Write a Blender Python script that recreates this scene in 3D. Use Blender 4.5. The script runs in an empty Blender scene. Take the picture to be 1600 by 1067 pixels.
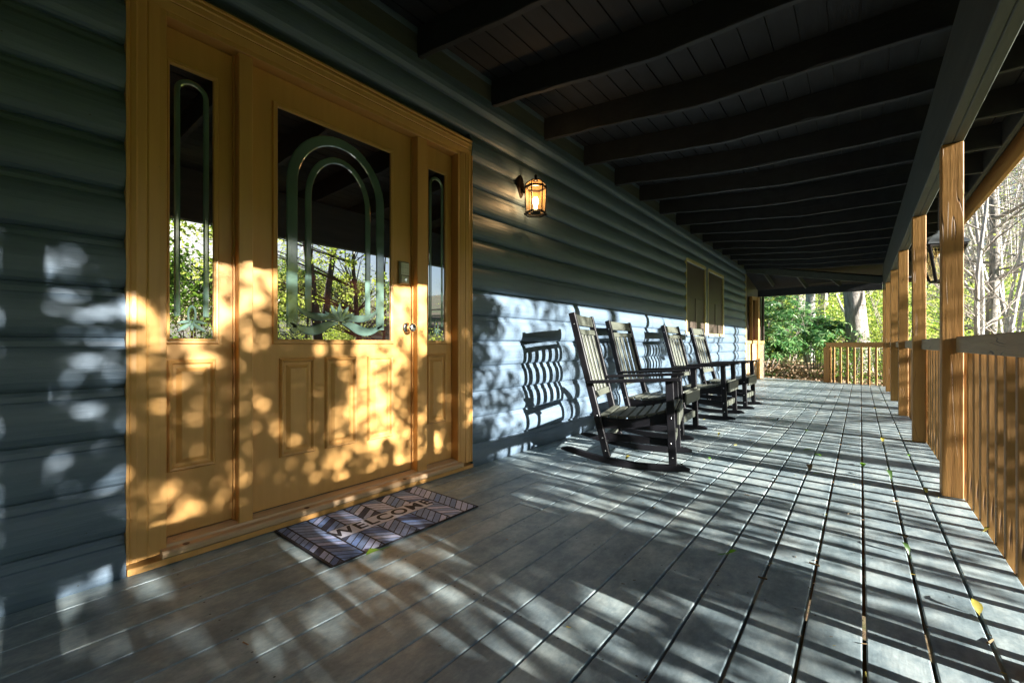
import bpy, bmesh, math, random
from mathutils import Vector, Matrix
R = math.radians
sc = bpy.context.scene
COL = sc.collection
PI = math.pi
# ------------------------------------------------------------------ camera
cam_d = bpy.data.cameras.new('camera'); cam = bpy.data.objects.new('camera', cam_d); COL.objects.link(cam)
cam.location = (0, 0, .88); cam.rotation_euler = (R(90), 0, R(38.68))
cam_d.sensor_width = 36; cam_d.lens = 15.3; cam_d.shift_y = .0028; cam_d.clip_start = .05; cam_d.clip_end = 2000
sc.camera = cam
# ------------------------------------------------------------------ sun and sky
SUN = Vector((1, -.06, .295)).normalized()
elev = math.asin(SUN.z); azim = PI/2 + math.atan2(.06, 1)
world = bpy.data.worlds.new('World'); sc.world = world; world.use_nodes = True
wn = world.node_tree
sky = wn.nodes.new('ShaderNodeTexSky'); sky.sky_type = 'NISHITA'; sky.sun_disc = False
sky.sun_elevation = elev; sky.sun_rotation = azim; sky.air_density = 1.0; sky.dust_density = 1.6; sky.ozone_density = 3.0
bg = wn.nodes['Background']; bg.inputs[1].default_value = .05
wn.links.new(sky.outputs[0], bg.inputs[0])
sd = bpy.data.lights.new('sun', 'SUN'); sd.energy = 5; sd.angle = R(.53); sd.color = (1, .965, .90)
so = bpy.data.objects.new('sun', sd); COL.objects.link(so); so.location = SUN*30
so.rotation_euler = SUN.to_track_quat('Z', 'Y').to_euler()
sc.view_settings.view_transform = 'Standard'; sc.view_settings.look = 'None'; sc.view_settings.gamma = 1
sc.view_settings.use_curve_mapping = False; sc.view_settings.exposure = 2.48
sc.render.engine = 'CYCLES'
sc.cycles.max_bounces = 7; sc.cycles.diffuse_bounces = 4; sc.cycles.glossy_bounces = 3; sc.cycles.transparent_max_bounces = 6
sc.cycles.sample_clamp_indirect = 6; sc.cycles.use_denoising = True; sc.cycles.caustics_reflective = False; sc.cycles.caustics_refractive = False

# ------------------------------------------------------------------ helpers: materials
def newmat(name):
    m = bpy.data.materials.new(name); m.use_nodes = True
    nt = m.node_tree; b = nt.nodes['Principled BSDF']
    return m, nt, b
def nd(nt, t, **kw):
    n = nt.nodes.new(t)
    for k, v in kw.items(): setattr(n, k, v)
    return n
def ramp(nt, stops, src):
    r = nd(nt, 'ShaderNodeValToRGB'); e = r.color_ramp.elements
    while len(e) < len(stops): e.new(.5)
    for i, (p, c) in enumerate(stops):
        e[i].position = p; e[i].color = (*c, 1) if len(c) == 3 else c
    nt.links.new(src, r.inputs[0]); return r
def coords(nt, scale, kind='Object'):
    tc = nd(nt, 'ShaderNodeTexCoord'); mp = nd(nt, 'ShaderNodeMapping'); mp.inputs['Scale'].default_value = scale
    nt.links.new(tc.outputs[kind], mp.inputs[0]); return mp.outputs[0]
def noise(nt, vec, scale, detail=6, rough=.6, dist=0):
    n = nd(nt, 'ShaderNodeTexNoise'); n.inputs['Scale'].default_value = scale; n.inputs['Detail'].default_value = detail
    n.inputs['Roughness'].default_value = rough; n.inputs['Distortion'].default_value = dist
    nt.links.new(vec, n.inputs['Vector']); return n.outputs['Fac']
def bump(nt, b, h, strength, dist=.004):
    n = nd(nt, 'ShaderNodeBump'); n.inputs['Strength'].default_value = strength; n.inputs['Distance'].default_value = dist
    nt.links.new(h, n.inputs['Height']); nt.links.new(n.outputs[0], b.inputs['Normal']); return n
def mix(nt, fac, a, c, mode='MIX'):
    m = nd(nt, 'ShaderNodeMix', data_type='RGBA', blend_type=mode)
    for s, v in ((m.inputs[0], fac), (m.inputs[6], a), (m.inputs[7], c)):
        if hasattr(v, 'is_output'): nt.links.new(v, s)
        else: s.default_value = v if not isinstance(v, tuple) else (*v, 1)
    return m.outputs[2]
def grainmat(name, c1, c2, scale=(1, 1, 1), ns=6, rough=.6, bstr=.3, bdist=.003, speck=None, spec=.5, fine=40):
    """painted or bare timber: large soft variation, stretched grain, small specks"""
    m, nt, b = newmat(name)
    v = coords(nt, scale)
    f = noise(nt, v, ns, 8, .65)
    r = ramp(nt, [(.3, c1), (.7, c2)], f)
    col = r.outputs[0]
    v2 = coords(nt, (1, 1, 1))
    if speck:
        s = noise(nt, v2, speck[1], 3, .7)
        rr = ramp(nt, [(speck[2], (0, 0, 0)), (speck[2]+.05, (1, 1, 1))], s)
        col = mix(nt, rr.outputs[0], col, speck[0])
    nt.links.new(col, b.inputs['Base Color'])
    b.inputs['Roughness'].default_value = rough; b.inputs['Specular IOR Level'].default_value = spec
    g = noise(nt, v, fine, 6, .7)
    bump(nt, b, g, bstr, bdist)
    return m
def plain(name, c, rough=.5, metal=0, var=.15, ns=20, bstr=.1, emis=None):
    m, nt, b = newmat(name)
    f = noise(nt, coords(nt, (1, 1, 1)), ns, 5)
    r = ramp(nt, [(.3, tuple(x*(1-var) for x in c)), (.7, tuple(min(1, x*(1+var)) for x in c))], f)
    nt.links.new(r.outputs[0], b.inputs['Base Color'])
    b.inputs['Roughness'].default_value = rough; b.inputs['Metallic'].default_value = metal
    bump(nt, b, f, bstr, .002)
    if emis: b.inputs['Emission Color'].default_value = (*emis[0], 1); b.inputs['Emission Strength'].default_value = emis[1]
    return m
def leafmat(name, cols, trans=.35, rough=.5):
    m, nt, b = newmat(name)
    g = nd(nt, 'ShaderNodeNewGeometry')
    r = ramp(nt, [(i/(len(cols)-1) if len(cols) > 1 else 0, c) for i, c in enumerate(cols)], g.outputs['Random Per Island'])
    nt.links.new(r.outputs[0], b.inputs['Base Color']); b.inputs['Roughness'].default_value = rough
    if trans:
        t = nd(nt, 'ShaderNodeBsdfTranslucent'); nt.links.new(r.outputs[0], t.inputs[0])
        mx = nd(nt, 'ShaderNodeMixShader'); mx.inputs[0].default_value = trans
        nt.links.new(b.outputs[0], mx.inputs[1]); nt.links.new(t.outputs[0], mx.inputs[2])
        nt.links.new(mx.outputs[0], nt.nodes['Material Output'].inputs[0])
    return m

M = {}
# log siding: slate green paint, knots, faint grain along the logs
def siding_mat():
    m, nt, b = newmat('siding_paint')
    v = coords(nt, (8, .6, 8)); f = noise(nt, v, 3, 8, .65)
    r = ramp(nt, [(.28, (.082, .124, .174)), (.72, (.124, .175, .228))], f)
    vk = coords(nt, (1, .55, 1.2)); k = nd(nt, 'ShaderNodeTexVoronoi'); k.inputs['Scale'].default_value = 2.6
    nt.links.new(vk, k.inputs['Vector'])
    kr = ramp(nt, [(.03, (.30, .30, .30)), (.06, (1, 1, 1))], k.outputs['Distance'])
    col = mix(nt, 1.0, r.outputs[0], kr.outputs[0], 'MULTIPLY')
    d = noise(nt, coords(nt, (1, 1, 1)), 1.3, 4)
    dr = ramp(nt, [(.3, (.82, .84, .86)), (.7, (1.05, 1.04, 1.02))], d)
    col = mix(nt, 1.0, col, dr.outputs[0], 'MULTIPLY')
    nt.links.new(col, b.inputs['Base Color']); b.inputs['Roughness'].default_value = .5; b.inputs['Specular IOR Level'].default_value = .55
    g = noise(nt, coords(nt, (30, 1.5, 30)), 4, 6, .7); bump(nt, b, g, .6, .004)
    return m
M['siding'] = siding_mat()
M['end_grain'] = grainmat('sawn_end', (.05, .06, .055), (.09, .10, .09))
# deck: weathered slate paint, a tone per board, scuffs
def deck_mat():
    m, nt, b = newmat('deck_paint')
    tc = nd(nt, 'ShaderNodeTexCoord'); sp = nd(nt, 'ShaderNodeSeparateXYZ'); nt.links.new(tc.outputs['Object'], sp.inputs[0])
    g = nd(nt, 'ShaderNodeNewGeometry')
    wr = ramp(nt, [(0, (.86, .88, .90)), (1, (1.08, 1.07, 1.04))], g.outputs['Random Per Island'])
    f = noise(nt, coords(nt, (1.5, .9, 1)), 4, 10, .74)
    r = ramp(nt, [(.32, (.118, .168, .19)), (.48, (.262, .328, .345)), (.66, (.485, .545, .53))], f)
    col = mix(nt, 1.0, r.outputs[0], wr.outputs[0], 'MULTIPLY')
    s = noise(nt, coords(nt, (4, 1.6, 1)), 7, 9, .8, 1.2)
    sr = ramp(nt, [(.42, (.72, .72, .72)), (.58, (1, 1, 1))], s)
    col = mix(nt, .55, col, sr.outputs[0], 'MULTIPLY')
    w = noise(nt, coords(nt, (1, 1, 1)), 26, 4, .75)
    wrr = ramp(nt, [(.66, (0, 0, 0)), (.72, (1, 1, 1))], w)
    fw = nd(nt, 'ShaderNodeMath', operation='MULTIPLY'); nt.links.new(wrr.outputs[0], fw.inputs[0]); fw.inputs[1].default_value = .35
    col = mix(nt, fw.outputs[0], col, (.42, .42, .38))
    nt.links.new(col, b.inputs['Base Color'])
    rr = ramp(nt, [(.3, (.38, .38, .38)), (.7, (.60, .60, .60))], s); nt.links.new(rr.outputs[0], b.inputs['Roughness'])
    b.inputs['Specular IOR Level'].default_value = .6
    h = noise(nt, coords(nt, (30, 4, 20)), 4, 6, .7); bump(nt, b, h, .3, .002)
    return m
M['deck'] = deck_mat()
M['deck_side'] = grainmat('deck_edge_timber', (.10, .05, .025), (.16, .08, .04))
M['yellow'] = grainmat('ochre_door_paint', (.54, .285, .085), (.61, .33, .105), (8, 8, .7), 3, .42, .12, .0015, ((.36, .19, .06), 45, .74), .5, 30)
M['sill'] = grainmat('worn_sill', (.42, .27, .14), (.56, .38, .22), (8, .7, 8), 3, .55, .3, .002, ((.2, .13, .08), 30, .70))
def post_mat(name, along, c1=(.32, .15, .038), c2=(.47, .24, .062)):
    m, nt, b = newmat(name)
    st = {'z': (1, 1, .06), 'y': (1, .06, 1)}[along]
    f = noise(nt, coords(nt, st), 45, 8, .7)
    r = ramp(nt, [(.25, c1), (.65, c2)], f)
    c = noise(nt, coords(nt, tuple(x*(1 if x == 1 else 1.5) for x in st)), 9, 2, .4, 1.5)
    cr = ramp(nt, [(.488, (1, 1, 1)), (.498, (.14, .12, .10)), (.502, (.14, .12, .10)), (.512, (1, 1, 1))], c)
    msk = noise(nt, coords(nt, (1, 1, 1)), 2.5, 2)
    mr = ramp(nt, [(.52, (0, 0, 0)), (.60, (1, 1, 1))], msk)
    col = mix(nt, mr.outputs[0], r.outputs[0], mix(nt, 1.0, r.outputs[0], cr.outputs[0], 'MULTIPLY'))
    nt.links.new(col, b.inputs['Base Color']); b.inputs['Roughness'].default_value = .62
    h = mix(nt, .5, f, mix(nt, mr.outputs[0], (1., 1., 1.), cr.outputs[0]))
    bump(nt, b, h, .8, .004)
    return m
M['post'] = post_mat('post_stain', 'z'); M['rail'] = post_mat('rail_stain', 'y', (.25, .17, .08), (.34, .24, .12))
M['fascia'] = post_mat('fascia_stain', 'y', (.45, .24, .07), (.56, .31, .10))
M['baluster'] = post_mat('baluster_stain', 'z', (.27, .135, .036), (.38, .20, .058))
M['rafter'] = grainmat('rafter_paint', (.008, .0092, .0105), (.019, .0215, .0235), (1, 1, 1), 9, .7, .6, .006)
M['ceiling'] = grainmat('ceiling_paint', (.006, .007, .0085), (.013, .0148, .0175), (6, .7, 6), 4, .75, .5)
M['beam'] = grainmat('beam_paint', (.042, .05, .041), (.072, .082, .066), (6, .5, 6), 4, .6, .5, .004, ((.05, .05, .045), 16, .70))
M['shingle'] = plain('shingles', (.06, .055, .05), .9, ns=30)
M['cream'] = plain('cream_window_paint', (.50, .42, .20), .5)
M['black_poly'] = plain('black_chair_lumber', (.007, .007, .009), .45, 0, .35, 180, .5)
M['black_poly'].node_tree.nodes['Principled BSDF'].inputs['Specular IOR Level'].default_value = .22
M['seat_poly'] = plain('sunlit_chair_lumber', (.085, .092, .072), .45, 0, .3, 90, .4)  # same black lumber, with the sun on it painted in as a lighter tone
M['bolt'] = plain('bolt_steel', (.7, .7, .7), .3, 1)
M['chrome'] = plain('satin_nickel', (.72, .70, .66), .18, 1, .05)
M['iron'] = plain('black_iron', (.018, .013, .011), .42, .6, .5, 60, .4)
M['plastic'] = plain('grey_green_plastic', (.62, .64, .52), .4); M['button'] = plain('keypad_button', (.55, .57, .48), .4)
M['plastic_dark'] = plain('bronze_plastic', (.24, .22, .15), .35)
M['zinc'] = plain('weathered_zinc', (.07, .078, .08), .4, .3)
M['cord_gold'] = plain('brass_mesh', (.45, .34, .12), .4, .7)
def glassmat(name, base, ior=1.75, rough=.0):
    m, nt, b = newmat(name)
    v = noise(nt, coords(nt, (1, 1, 1)), 3, 2)
    r = ramp(nt, [(.3, base), (.7, tuple(x*1.6 for x in base))], v); nt.links.new(r.outputs[0], b.inputs['Base Color'])
    b.inputs['Roughness'].default_value = rough; b.inputs['IOR'].default_value = ior
    w = noise(nt, coords(nt, (1, 1, 1)), 2.2, 2); bump(nt, b, w, .04, .002)
    return m
M['glass'] = glassmat('dark_house_glass', (.010, .003, .002), 4.5)
M['bevel'] = glassmat('bevelled_green_glass', (.075, .125, .105), 2.2, .07)
M['screen'] = plain('bronze_insect_screen', (.055, .040, .030), .5, 0, .2, 90)
M['room'] = plain('pale_gap_backing', (.55, .50, .40), .7)
m, nt, b = newmat('amber_lantern_glass'); M['amber'] = m
b.inputs['Base Color'].default_value = (.6, .36, .14, 1); b.inputs['Roughness'].default_value = .25; b.inputs['Alpha'].default_value = .16
b.inputs['Emission Color'].default_value = (1, .55, .18, 1); b.inputs['Emission Strength'].default_value = .045
M['bulb'] = plain('lit_bulb', (1, .8, .5), .4, emis=((1, .72, .36), 6))
# bark
def barkmat(name, c1, c2, sc_=(1, 1, .18), ns=14, bd=.03):
    m, nt, b = newmat(name)
    f = noise(nt, coords(nt, sc_), ns, 8, .75, .8)
    r = ramp(nt, [(.35, c1), (.65, c2)], f); nt.links.new(r.outputs[0], b.inputs['Base Color']); b.inputs['Roughness'].default_value = .9
    bump(nt, b, f, .9, bd); return m
M['bark'] = barkmat('grey_brown_bark', (.11, .095, .08), (.46, .42, .37))
M['pale_bark'] = barkmat('pale_bark', (.28, .26, .24), (.68, .65, .61))
M['dark_bark'] = barkmat('dark_bark', (.05, .036, .028), (.15, .11, .085))
M['twig'] = plain('twig_bark', (.30, .26, .22), .8)
M['leaf_rhodo'] = leafmat('rhododendron_leaf', [(.05, .15, .05), (.10, .27, .08), (.16, .36, .10), (.34, .50, .20), (.09, .24, .12)], .35, .28)
M['leaf_spring'] = leafmat('spring_leaf', [(.30, .42, .04), (.44, .54, .07), (.60, .64, .18), (.24, .38, .06)], .62, .5)
M['leaf_mid'] = leafmat('green_leaf', [(.08, .19, .025), (.15, .28, .04), (.24, .38, .05), (.11, .20, .05)], .55, .5)
M['leaf_dark'] = leafmat('dark_leaf', [(.02, .05, .012), (.04, .09, .02), (.07, .13, .02)], .3, .4)
M['leaf_rust'] = leafmat('old_oak_leaf', [(.13, .05, .02), (.22, .09, .035), (.30, .15, .06)], .3, .6)
M['litter'] = leafmat('dry_leaf', [(.30, .16, .08), (.48, .31, .17), (.62, .46, .30), (.22, .12, .06), (.70, .56, .42)], .15, .7)
M['leaf_green'] = leafmat('fallen_green_leaf', [(.10, .32, .02), (.22, .46, .03)], .3, .35)
M['leaf_yellow'] = leafmat('fallen_yellow_leaf', [(.50, .36, .06), (.42, .40, .08)], .2, .5)
M['leaf_brown'] = leafmat('fallen_brown_leaf', [(.22, .13, .05), (.12, .09, .04)], .2, .6)

# ------------------------------------------------------------------ helpers: objects
def tag(o, label=None, cat=None, group=None, kind=None):
    if label: o['label'] = label
    if cat: o['category'] = cat
    if group: o['group'] = group
    if kind: o['kind'] = kind
    return o
def empty(name, loc=(0, 0, 0), rz=0):
    o = bpy.data.objects.new(name, None); COL.objects.link(o); o.location = loc; o.rotation_euler = (0, 0, rz); o.empty_display_size = .1
    return o
class MB:
    def __init__(s): s.v = []; s.f = []; s.m = []; s.mi = 0
    def add(s, vs, fs):
        n = len(s.v); s.v += [tuple(p) for p in vs]; s.f += [tuple(i+n for i in f) for f in fs]; s.m += [s.mi]*len(fs)
    def box(s, x0, x1, y0, y1, z0, z1):
        s.add([(x0, y0, z0), (x1, y0, z0), (x1, y1, z0), (x0, y1, z0), (x0, y0, z1), (x1, y0, z1), (x1, y1, z1), (x0, y1, z1)],
              [(0, 3, 2, 1), (4, 5, 6, 7), (0, 1, 5, 4), (1, 2, 6, 5), (2, 3, 7, 6), (3, 0, 4, 7)])
    def bevbox(s, x0, x1, y0, y1, z0, z1, c=.003):
        # box with all edges chamfered
        bm = bmesh.new(); bmesh.ops.create_cube(bm, size=1)
        for v in bm.verts: v.co = Vector(((x0+x1)/2+v.co.x*(x1-x0), (y0+y1)/2+v.co.y*(y1-y0), (z0+z1)/2+v.co.z*(z1-z0)))
        bmesh.ops.bevel(bm, geom=bm.edges[:], offset=c, segments=1, affect='EDGES')
        s.bm(bm)
    def bm(s, bm, mat=None):
        bm.verts.ensure_lookup_table()
        vs = [(mat @ v.co) if mat else v.co.copy() for v in bm.verts]
        s.add(vs, [[v.index for v in f.verts] for f in bm.faces]); bm.free()
    def obox(s, p0, p1, w, h, up=Vector((0, 0, 1)), c=.003):
        """bar from p0 to p1 with section w (sideways) x h (along up)"""
        p0 = Vector(p0); p1 = Vector(p1); d = (p1-p0); L = d.length; d.normalize()
        side = d.cross(up).normalized(); u = side.cross(d).normalized()
        Mx = Matrix((( side.x, d.x, u.x, (p0.x+p1.x)/2), (side.y, d.y, u.y, (p0.y+p1.y)/2), (side.z, d.z, u.z, (p0.z+p1.z)/2), (0, 0, 0, 1)))
        bm = bmesh.new(); bmesh.ops.create_cube(bm, size=1)
        for v in bm.verts: v.co = Vector((v.co.x*w, v.co.y*L, v.co.z*h))
        if c: bmesh.ops.bevel(bm, geom=bm.edges[:], offset=c, segments=1, affect='EDGES')
        s.bm(bm, Mx)
    def extrude(s, prof, axis, a0, a1, caps=True):
        """prof: closed list of 2D points in the plane across axis ('y': (x,z), 'x': (y,z), 'z': (x,y))"""
        mk = {'y': lambda p, a: (p[0], a, p[1]), 'x': lambda p, a: (a, p[0], p[1]), 'z': lambda p, a: (p[0], p[1], a)}[axis]
        n = len(prof)
        vs = [mk(p, a0) for p in prof]+[mk(p, a1) for p in prof]
        fs = [(i, (i+1) % n, n+(i+1) % n, n+i) for i in range(n)]
        if caps: fs += [tuple(range(n-1, -1, -1)), tuple(range(n, 2*n))]
        s.add(vs, fs)
    def tube(s, pts, rs, k=6, cap=True):
        pts = [Vector(p) for p in pts]; n = len(pts)
        if not hasattr(rs, '__len__'): rs = [rs]*n
        rings = []; ref = None
        for i, p in enumerate(pts):
            d = (pts[min(i+1, n-1)]-pts[max(i-1, 0)]);
            if d.length < 1e-9: d = Vector((0, 0, 1))
            d.normalize()
            if ref is None: ref = Vector((1, 0, 0)) if abs(d.x) < .8 else Vector((0, 1, 0))
            a = (ref-d*ref.dot(d)).normalized(); ref = a; b2 = d.cross(a)
            rings.append([p+(a*math.cos(2*PI*j/k)+b2*math.sin(2*PI*j/k))*rs[i] for j in range(k)])
        vs = [q for r in rings for q in r]
        fs = [(i*k+j, i*k+(j+1) % k, (i+1)*k+(j+1) % k, (i+1)*k+j) for i in range(n-1) for j in range(k)]
        if cap: fs += [tuple(range(k-1, -1, -1)), tuple((n-1)*k+j for j in range(k))]
        s.add(vs, fs)
    def lathe(s, prof, c, axis=Vector((0, 0, 1)), k=20):
        axis = Vector(axis).normalized(); a = axis.orthogonal().normalized(); b2 = axis.cross(a); c = Vector(c)
        vs = [c+axis*z+(a*math.cos(2*PI*j/k)+b2*math.sin(2*PI*j/k))*r for r, z in prof for j in range(k)]
        n = len(prof)
        fs = [(i*k+j, i*k+(j+1) % k, (i+1)*k+(j+1) % k, (i+1)*k+j) for i in range(n-1) for j in range(k)]
        s.add(vs, fs+[tuple(range(k-1, -1, -1)), tuple((n-1)*k+j for j in range(k))])
    def mesh(s, name, mats, smooth=False):
        me = bpy.data.meshes.new(name); me.from_pydata(s.v, [], s.f)
        for m_ in (mats if isinstance(mats, (list, tuple)) else [mats]): me.materials.append(m_)
        if any(s.m): me.polygons.foreach_set('material_index', s.m)
        if smooth: me.polygons.foreach_set('use_smooth', [True]*len(me.polygons))
        me.update()
        return me
    def build(s, name, mats, parent=None, smooth=False, label=None, fix=True):
        me = s.mesh(name, mats, smooth)
        if fix and len(s.f) < 20000:
            bm = bmesh.new(); bm.from_mesh(me); bmesh.ops.recalc_face_normals(bm, faces=bm.faces); bm.to_mesh(me); bm.free()
        o = bpy.data.objects.new(name, me); COL.objects.link(o)
        if parent: o.parent = parent
        if label: o['label'] = label
        return o
def copy_tree(o, parent=None):
    c = o.copy(); COL.objects.link(c)
    if parent: c.parent = parent
    for ch in [x for x in o.children]: copy_tree(ch, c)
    return c
rnd = random.Random(7)

# ------------------------------------------------------------------ ground
def gz(x, y):
    z = -.75
    if y > 9: z += min(1, (y-9)/4.0)*.60
    if y > 13: z += .115*(y-13) + .05*max(0, y-30)
    if x > 3: z -= min(1, (x-3)/5)*.35*max(0, 1-max(0, y-6)/10)
    if x < -4 and y > 12: z += .05*(-4-x)
    if x > 22: z += .03*(x-22)
    z += .12*math.sin(x*.7+y*.31)+.08*math.sin(y*.9-x*.4) if (x > 2 or y > 14) else 0
    return z
def ground():
    mb = MB(); xs = []; ys = []
    x = -160
    while x < 170: xs.append(x); x += 1.2 if -14 < x < 30 else 8
    y = -60
    while y < 260: ys.append(y); y += 1.2 if -8 < y < 50 else 8
    vs = [(x, y, gz(x, y)) for y in ys for x in xs]; w = len(xs)
    mb.add(vs, [(j*w+i, j*w+i+1, (j+1)*w+i+1, (j+1)*w+i) for j in range(len(ys)-1) for i in range(w-1)])
    m, nt, b = newmat('forest_floor')
    f = noise(nt, coords(nt, (1, 1, 1)), 5, 12, .8)
    r = ramp(nt, [(.3, (.03, .018, .01)), (.46, (.11, .065, .035)), (.56, (.20, .13, .07)), (.7, (.32, .23, .14))], f)
    g = noise(nt, coords(nt, (1, 1, 1)), .35, 6, .7)
    gr = ramp(nt, [(.44, (0, 0, 0)), (.56, (1, 1, 1))], g)
    f2 = noise(nt, coords(nt, (1, 1, 1)), 9, 10, .8)
    gcol = ramp(nt, [(.35, (.025, .05, .01)), (.6, (.09, .16, .02)), (.75, (.18, .24, .04))], f2)
    nt.links.new(mix(nt, gr.outputs[0], r.outputs[0], gcol.outputs[0]), b.inputs['Base Color']); b.inputs['Roughness'].default_value = .95
    bump(nt, b, f, 1, .06)
    tag(mb.build('ground', m, smooth=True, fix=False), kind='structure')
ground()

# ------------------------------------------------------------------ deck (boards run along Y)
XW = -2.20
gaps = [.465, .302, .157, .009, -.138, -.287, -.437, -.589, -.739]
while gaps[-1] > -2.1: gaps.append(gaps[-1]-.1475)
def yend(x): return 12.15 if x > .4 else 12.15+(.465-x)*.42
def deck():
    mb = MB()
    n = len(gaps)-1
    for i in range(n):
        xr, xl = gaps[i], gaps[i+1]
        g = .0095 if i < 5 else (.0085 if i < 8 else .0045)
        xr -= g/2 if i else 0; xl += g/2
        c = .0035
        joint = {8: [.62], 5: [-.8, 4.4], 12: [1.9], 2: [6.1], 10: [5.2], 14: [3.3, 8], 7: [8.7], 3: [2.95]}.get(i, [rnd.uniform(4, 11)])
        ys = [-4.5]+joint+[yend((xl+xr)/2)]
        for a, b2 in zip(ys[:-1], ys[1:]):
            dz = rnd.uniform(-.0012, .0008); cup = .0006
            prof = [(xl, -.036), (xr, -.036), (xr, dz-c), (xr-c*.35, dz-c*.3), (xr-c, dz), ((xl+xr)/2, dz+cup), (xl+c, dz), (xl+c*.35, dz-c*.3), (xl, dz-c)]
            mb.extrude(prof, 'y', a+.0015, b2-.0015)
    mb.mi = 1
    for i in range(n):
        y = -4.38
        while y < 12:
            for xx in (gaps[i]-.028, gaps[i+1]+.028):
                x = xx+rnd.uniform(-.004, .004); yy = y+rnd.uniform(-.008, .008)
                mb.add([(x+.0036*math.cos(a*PI/3), yy+.0036*math.sin(a*PI/3), .0014) for a in range(6)], [(0, 1, 2, 3, 4, 5)])
            y += .61
    tag(mb.build('deck', [M['deck'], M['end_grain']], fix=False), kind='structure')
    mb = MB()
    y = -4.4
    while y < 12.3:
        mb.box(-2.2, .42, y, y+.038, -.24, -.037); y += .61
    mb.box(.421, .459, -4.5, 12.1, -.28, -.037)
    tag(mb.build('deck_joists', M['deck_side']), kind='structure')
deck()

# ------------------------------------------------------------------ house
house = empty('log_house', (-2.2, 0, 0)); house.location = (0, 0, 0)
tag(house, 'slate green log sided house wall with ochre entry door and covered porch', 'house')
COURSE = .1865; Z0 = 1.277-7*COURSE       # groove heights
YE = 11.74
openings = [(.372, 2.252, -1, 2.33), (7.15, 9.60, 1.03, 2.285)]
prof = [(a*1.25, c) for a, c in [(0, .0), (.010, .004), (.019, .014), (.0265, .034), (.030, .060), (.0305, .085), (.0285, .110), (.0235, .134), (.017, .150), (.0115, .1545), (.0085, .172), (.002, .184), (0, .1865)]]
def siding():
    mb = MB()
    k = -1
    while Z0+k*COURSE < 2.85:
        z = Z0+k*COURSE
        segs = [(-5.0, YE)]
        for (a, b2, c, d) in openings:
            if z+COURSE*.5 > c and z+COURSE*.5 < d:
                ns = []
                for s0, s1 in segs:
                    if s0 < a < s1 or s0 < b2 < s1: ns += [(s0, a), (b2, s1)]
                    else: ns.append((s0, s1))
                segs = ns
        for s0, s1 in segs:
            # butt joints inside a run
            cuts = [s0]
            if s1-s0 > 3.5: cuts.append(s0+rnd.uniform(1.2, (s1-s0)-1.2))
            cuts.append(s1)
            for a, b2 in zip(cuts[:-1], cuts[1:]):
                dx = rnd.uniform(-.0012, .0012)
                p = [(-.05, z+.001)]+[(XW+dx+px, z+pz) for px, pz in prof]+[(-.05, z+COURSE-.001)]
                p[0] = (XW-.05, z+.0002); p[-1] = (XW-.05, z+COURSE-.0002)
                mb.extrude(p, 'y', a+(.0016 if a != s0 else 0), b2-(.0016 if b2 != s1 else 0))
        if z < 2.5:
            mb.mi = 1; y = -1.2+rnd.random()*.3
            while y < YE-.1:
                if not any(a-.03 < y < b2+.03 and z+.09 > c and z+.09 < d for a, b2, c, d in openings) and rnd.random() < .75:
                    yy = y+rnd.uniform(-.02, .02); zz = z+.050+rnd.uniform(-.006, .006); q = .0026
                    mb.add([(XW+.0392, yy+q*math.cos(a*PI/3), zz+q*math.sin(a*PI/3)) for a in range(6)], [(0, 1, 2, 3, 4, 5)])
                y += .41
            mb.mi = 0
        k += 1
    o = mb.build('wall', [M['siding'], M['end_grain']], house, fix=False)
    mb = MB()
    mb.box(XW-.28, XW-.052, -5, .35, -.9, 2.9); mb.box(XW-.28, XW-.052, 2.28, 7.1, -.9, 2.9); mb.box(XW-.28, XW-.052, 9.62, YE-.002, -.9, 2.9)
    mb.box(XW-.28, XW-.052, .35, 2.28, 2.34, 2.9); mb.box(XW-.28, XW-.052, 7.1, 9.62, 2.30, 2.9); mb.box(XW-.28, XW-.052, 7.1, 9.62, -.9, 1.02)
    mb.box(XW-6.5, XW-6.3, -5, 15.5, -.9, 2.9); mb.box(XW-6.29, XW-.29, -5.0, -4.8, -.9, 2.9); mb.box(XW-6.29, XW-.4, 15.3, 15.5, -.9, 2.9)
    mb.box(XW-.28, XW-.06, .35, 2.28, -.9, -.06)
    mb.build('wall_core', M['end_grain'], house)
    # rounded frieze log under the rafters
    mb = MB()
    z = 2.565
    mb.extrude([(XW-.01, z), (XW+.034, z+.004), (XW+.048, z+.03), (XW+.05, z+.06), (XW+.045, z+.09), (XW+.036, z+.10), (XW+.034, z+.112), (XW-.01, z+.112)], 'y', -5, YE-.003)
    mb.build('frieze_board', M['siding'], house)
    mb = MB(); mb.bevbox(XW-.05, XW+.045, YE+.001, YE+.03, -.3, 2.72, .004)
    mb.build('corner_trim', M['cream'], house, label='pale thin trim strip at the far end of the wall')
siding()

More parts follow.
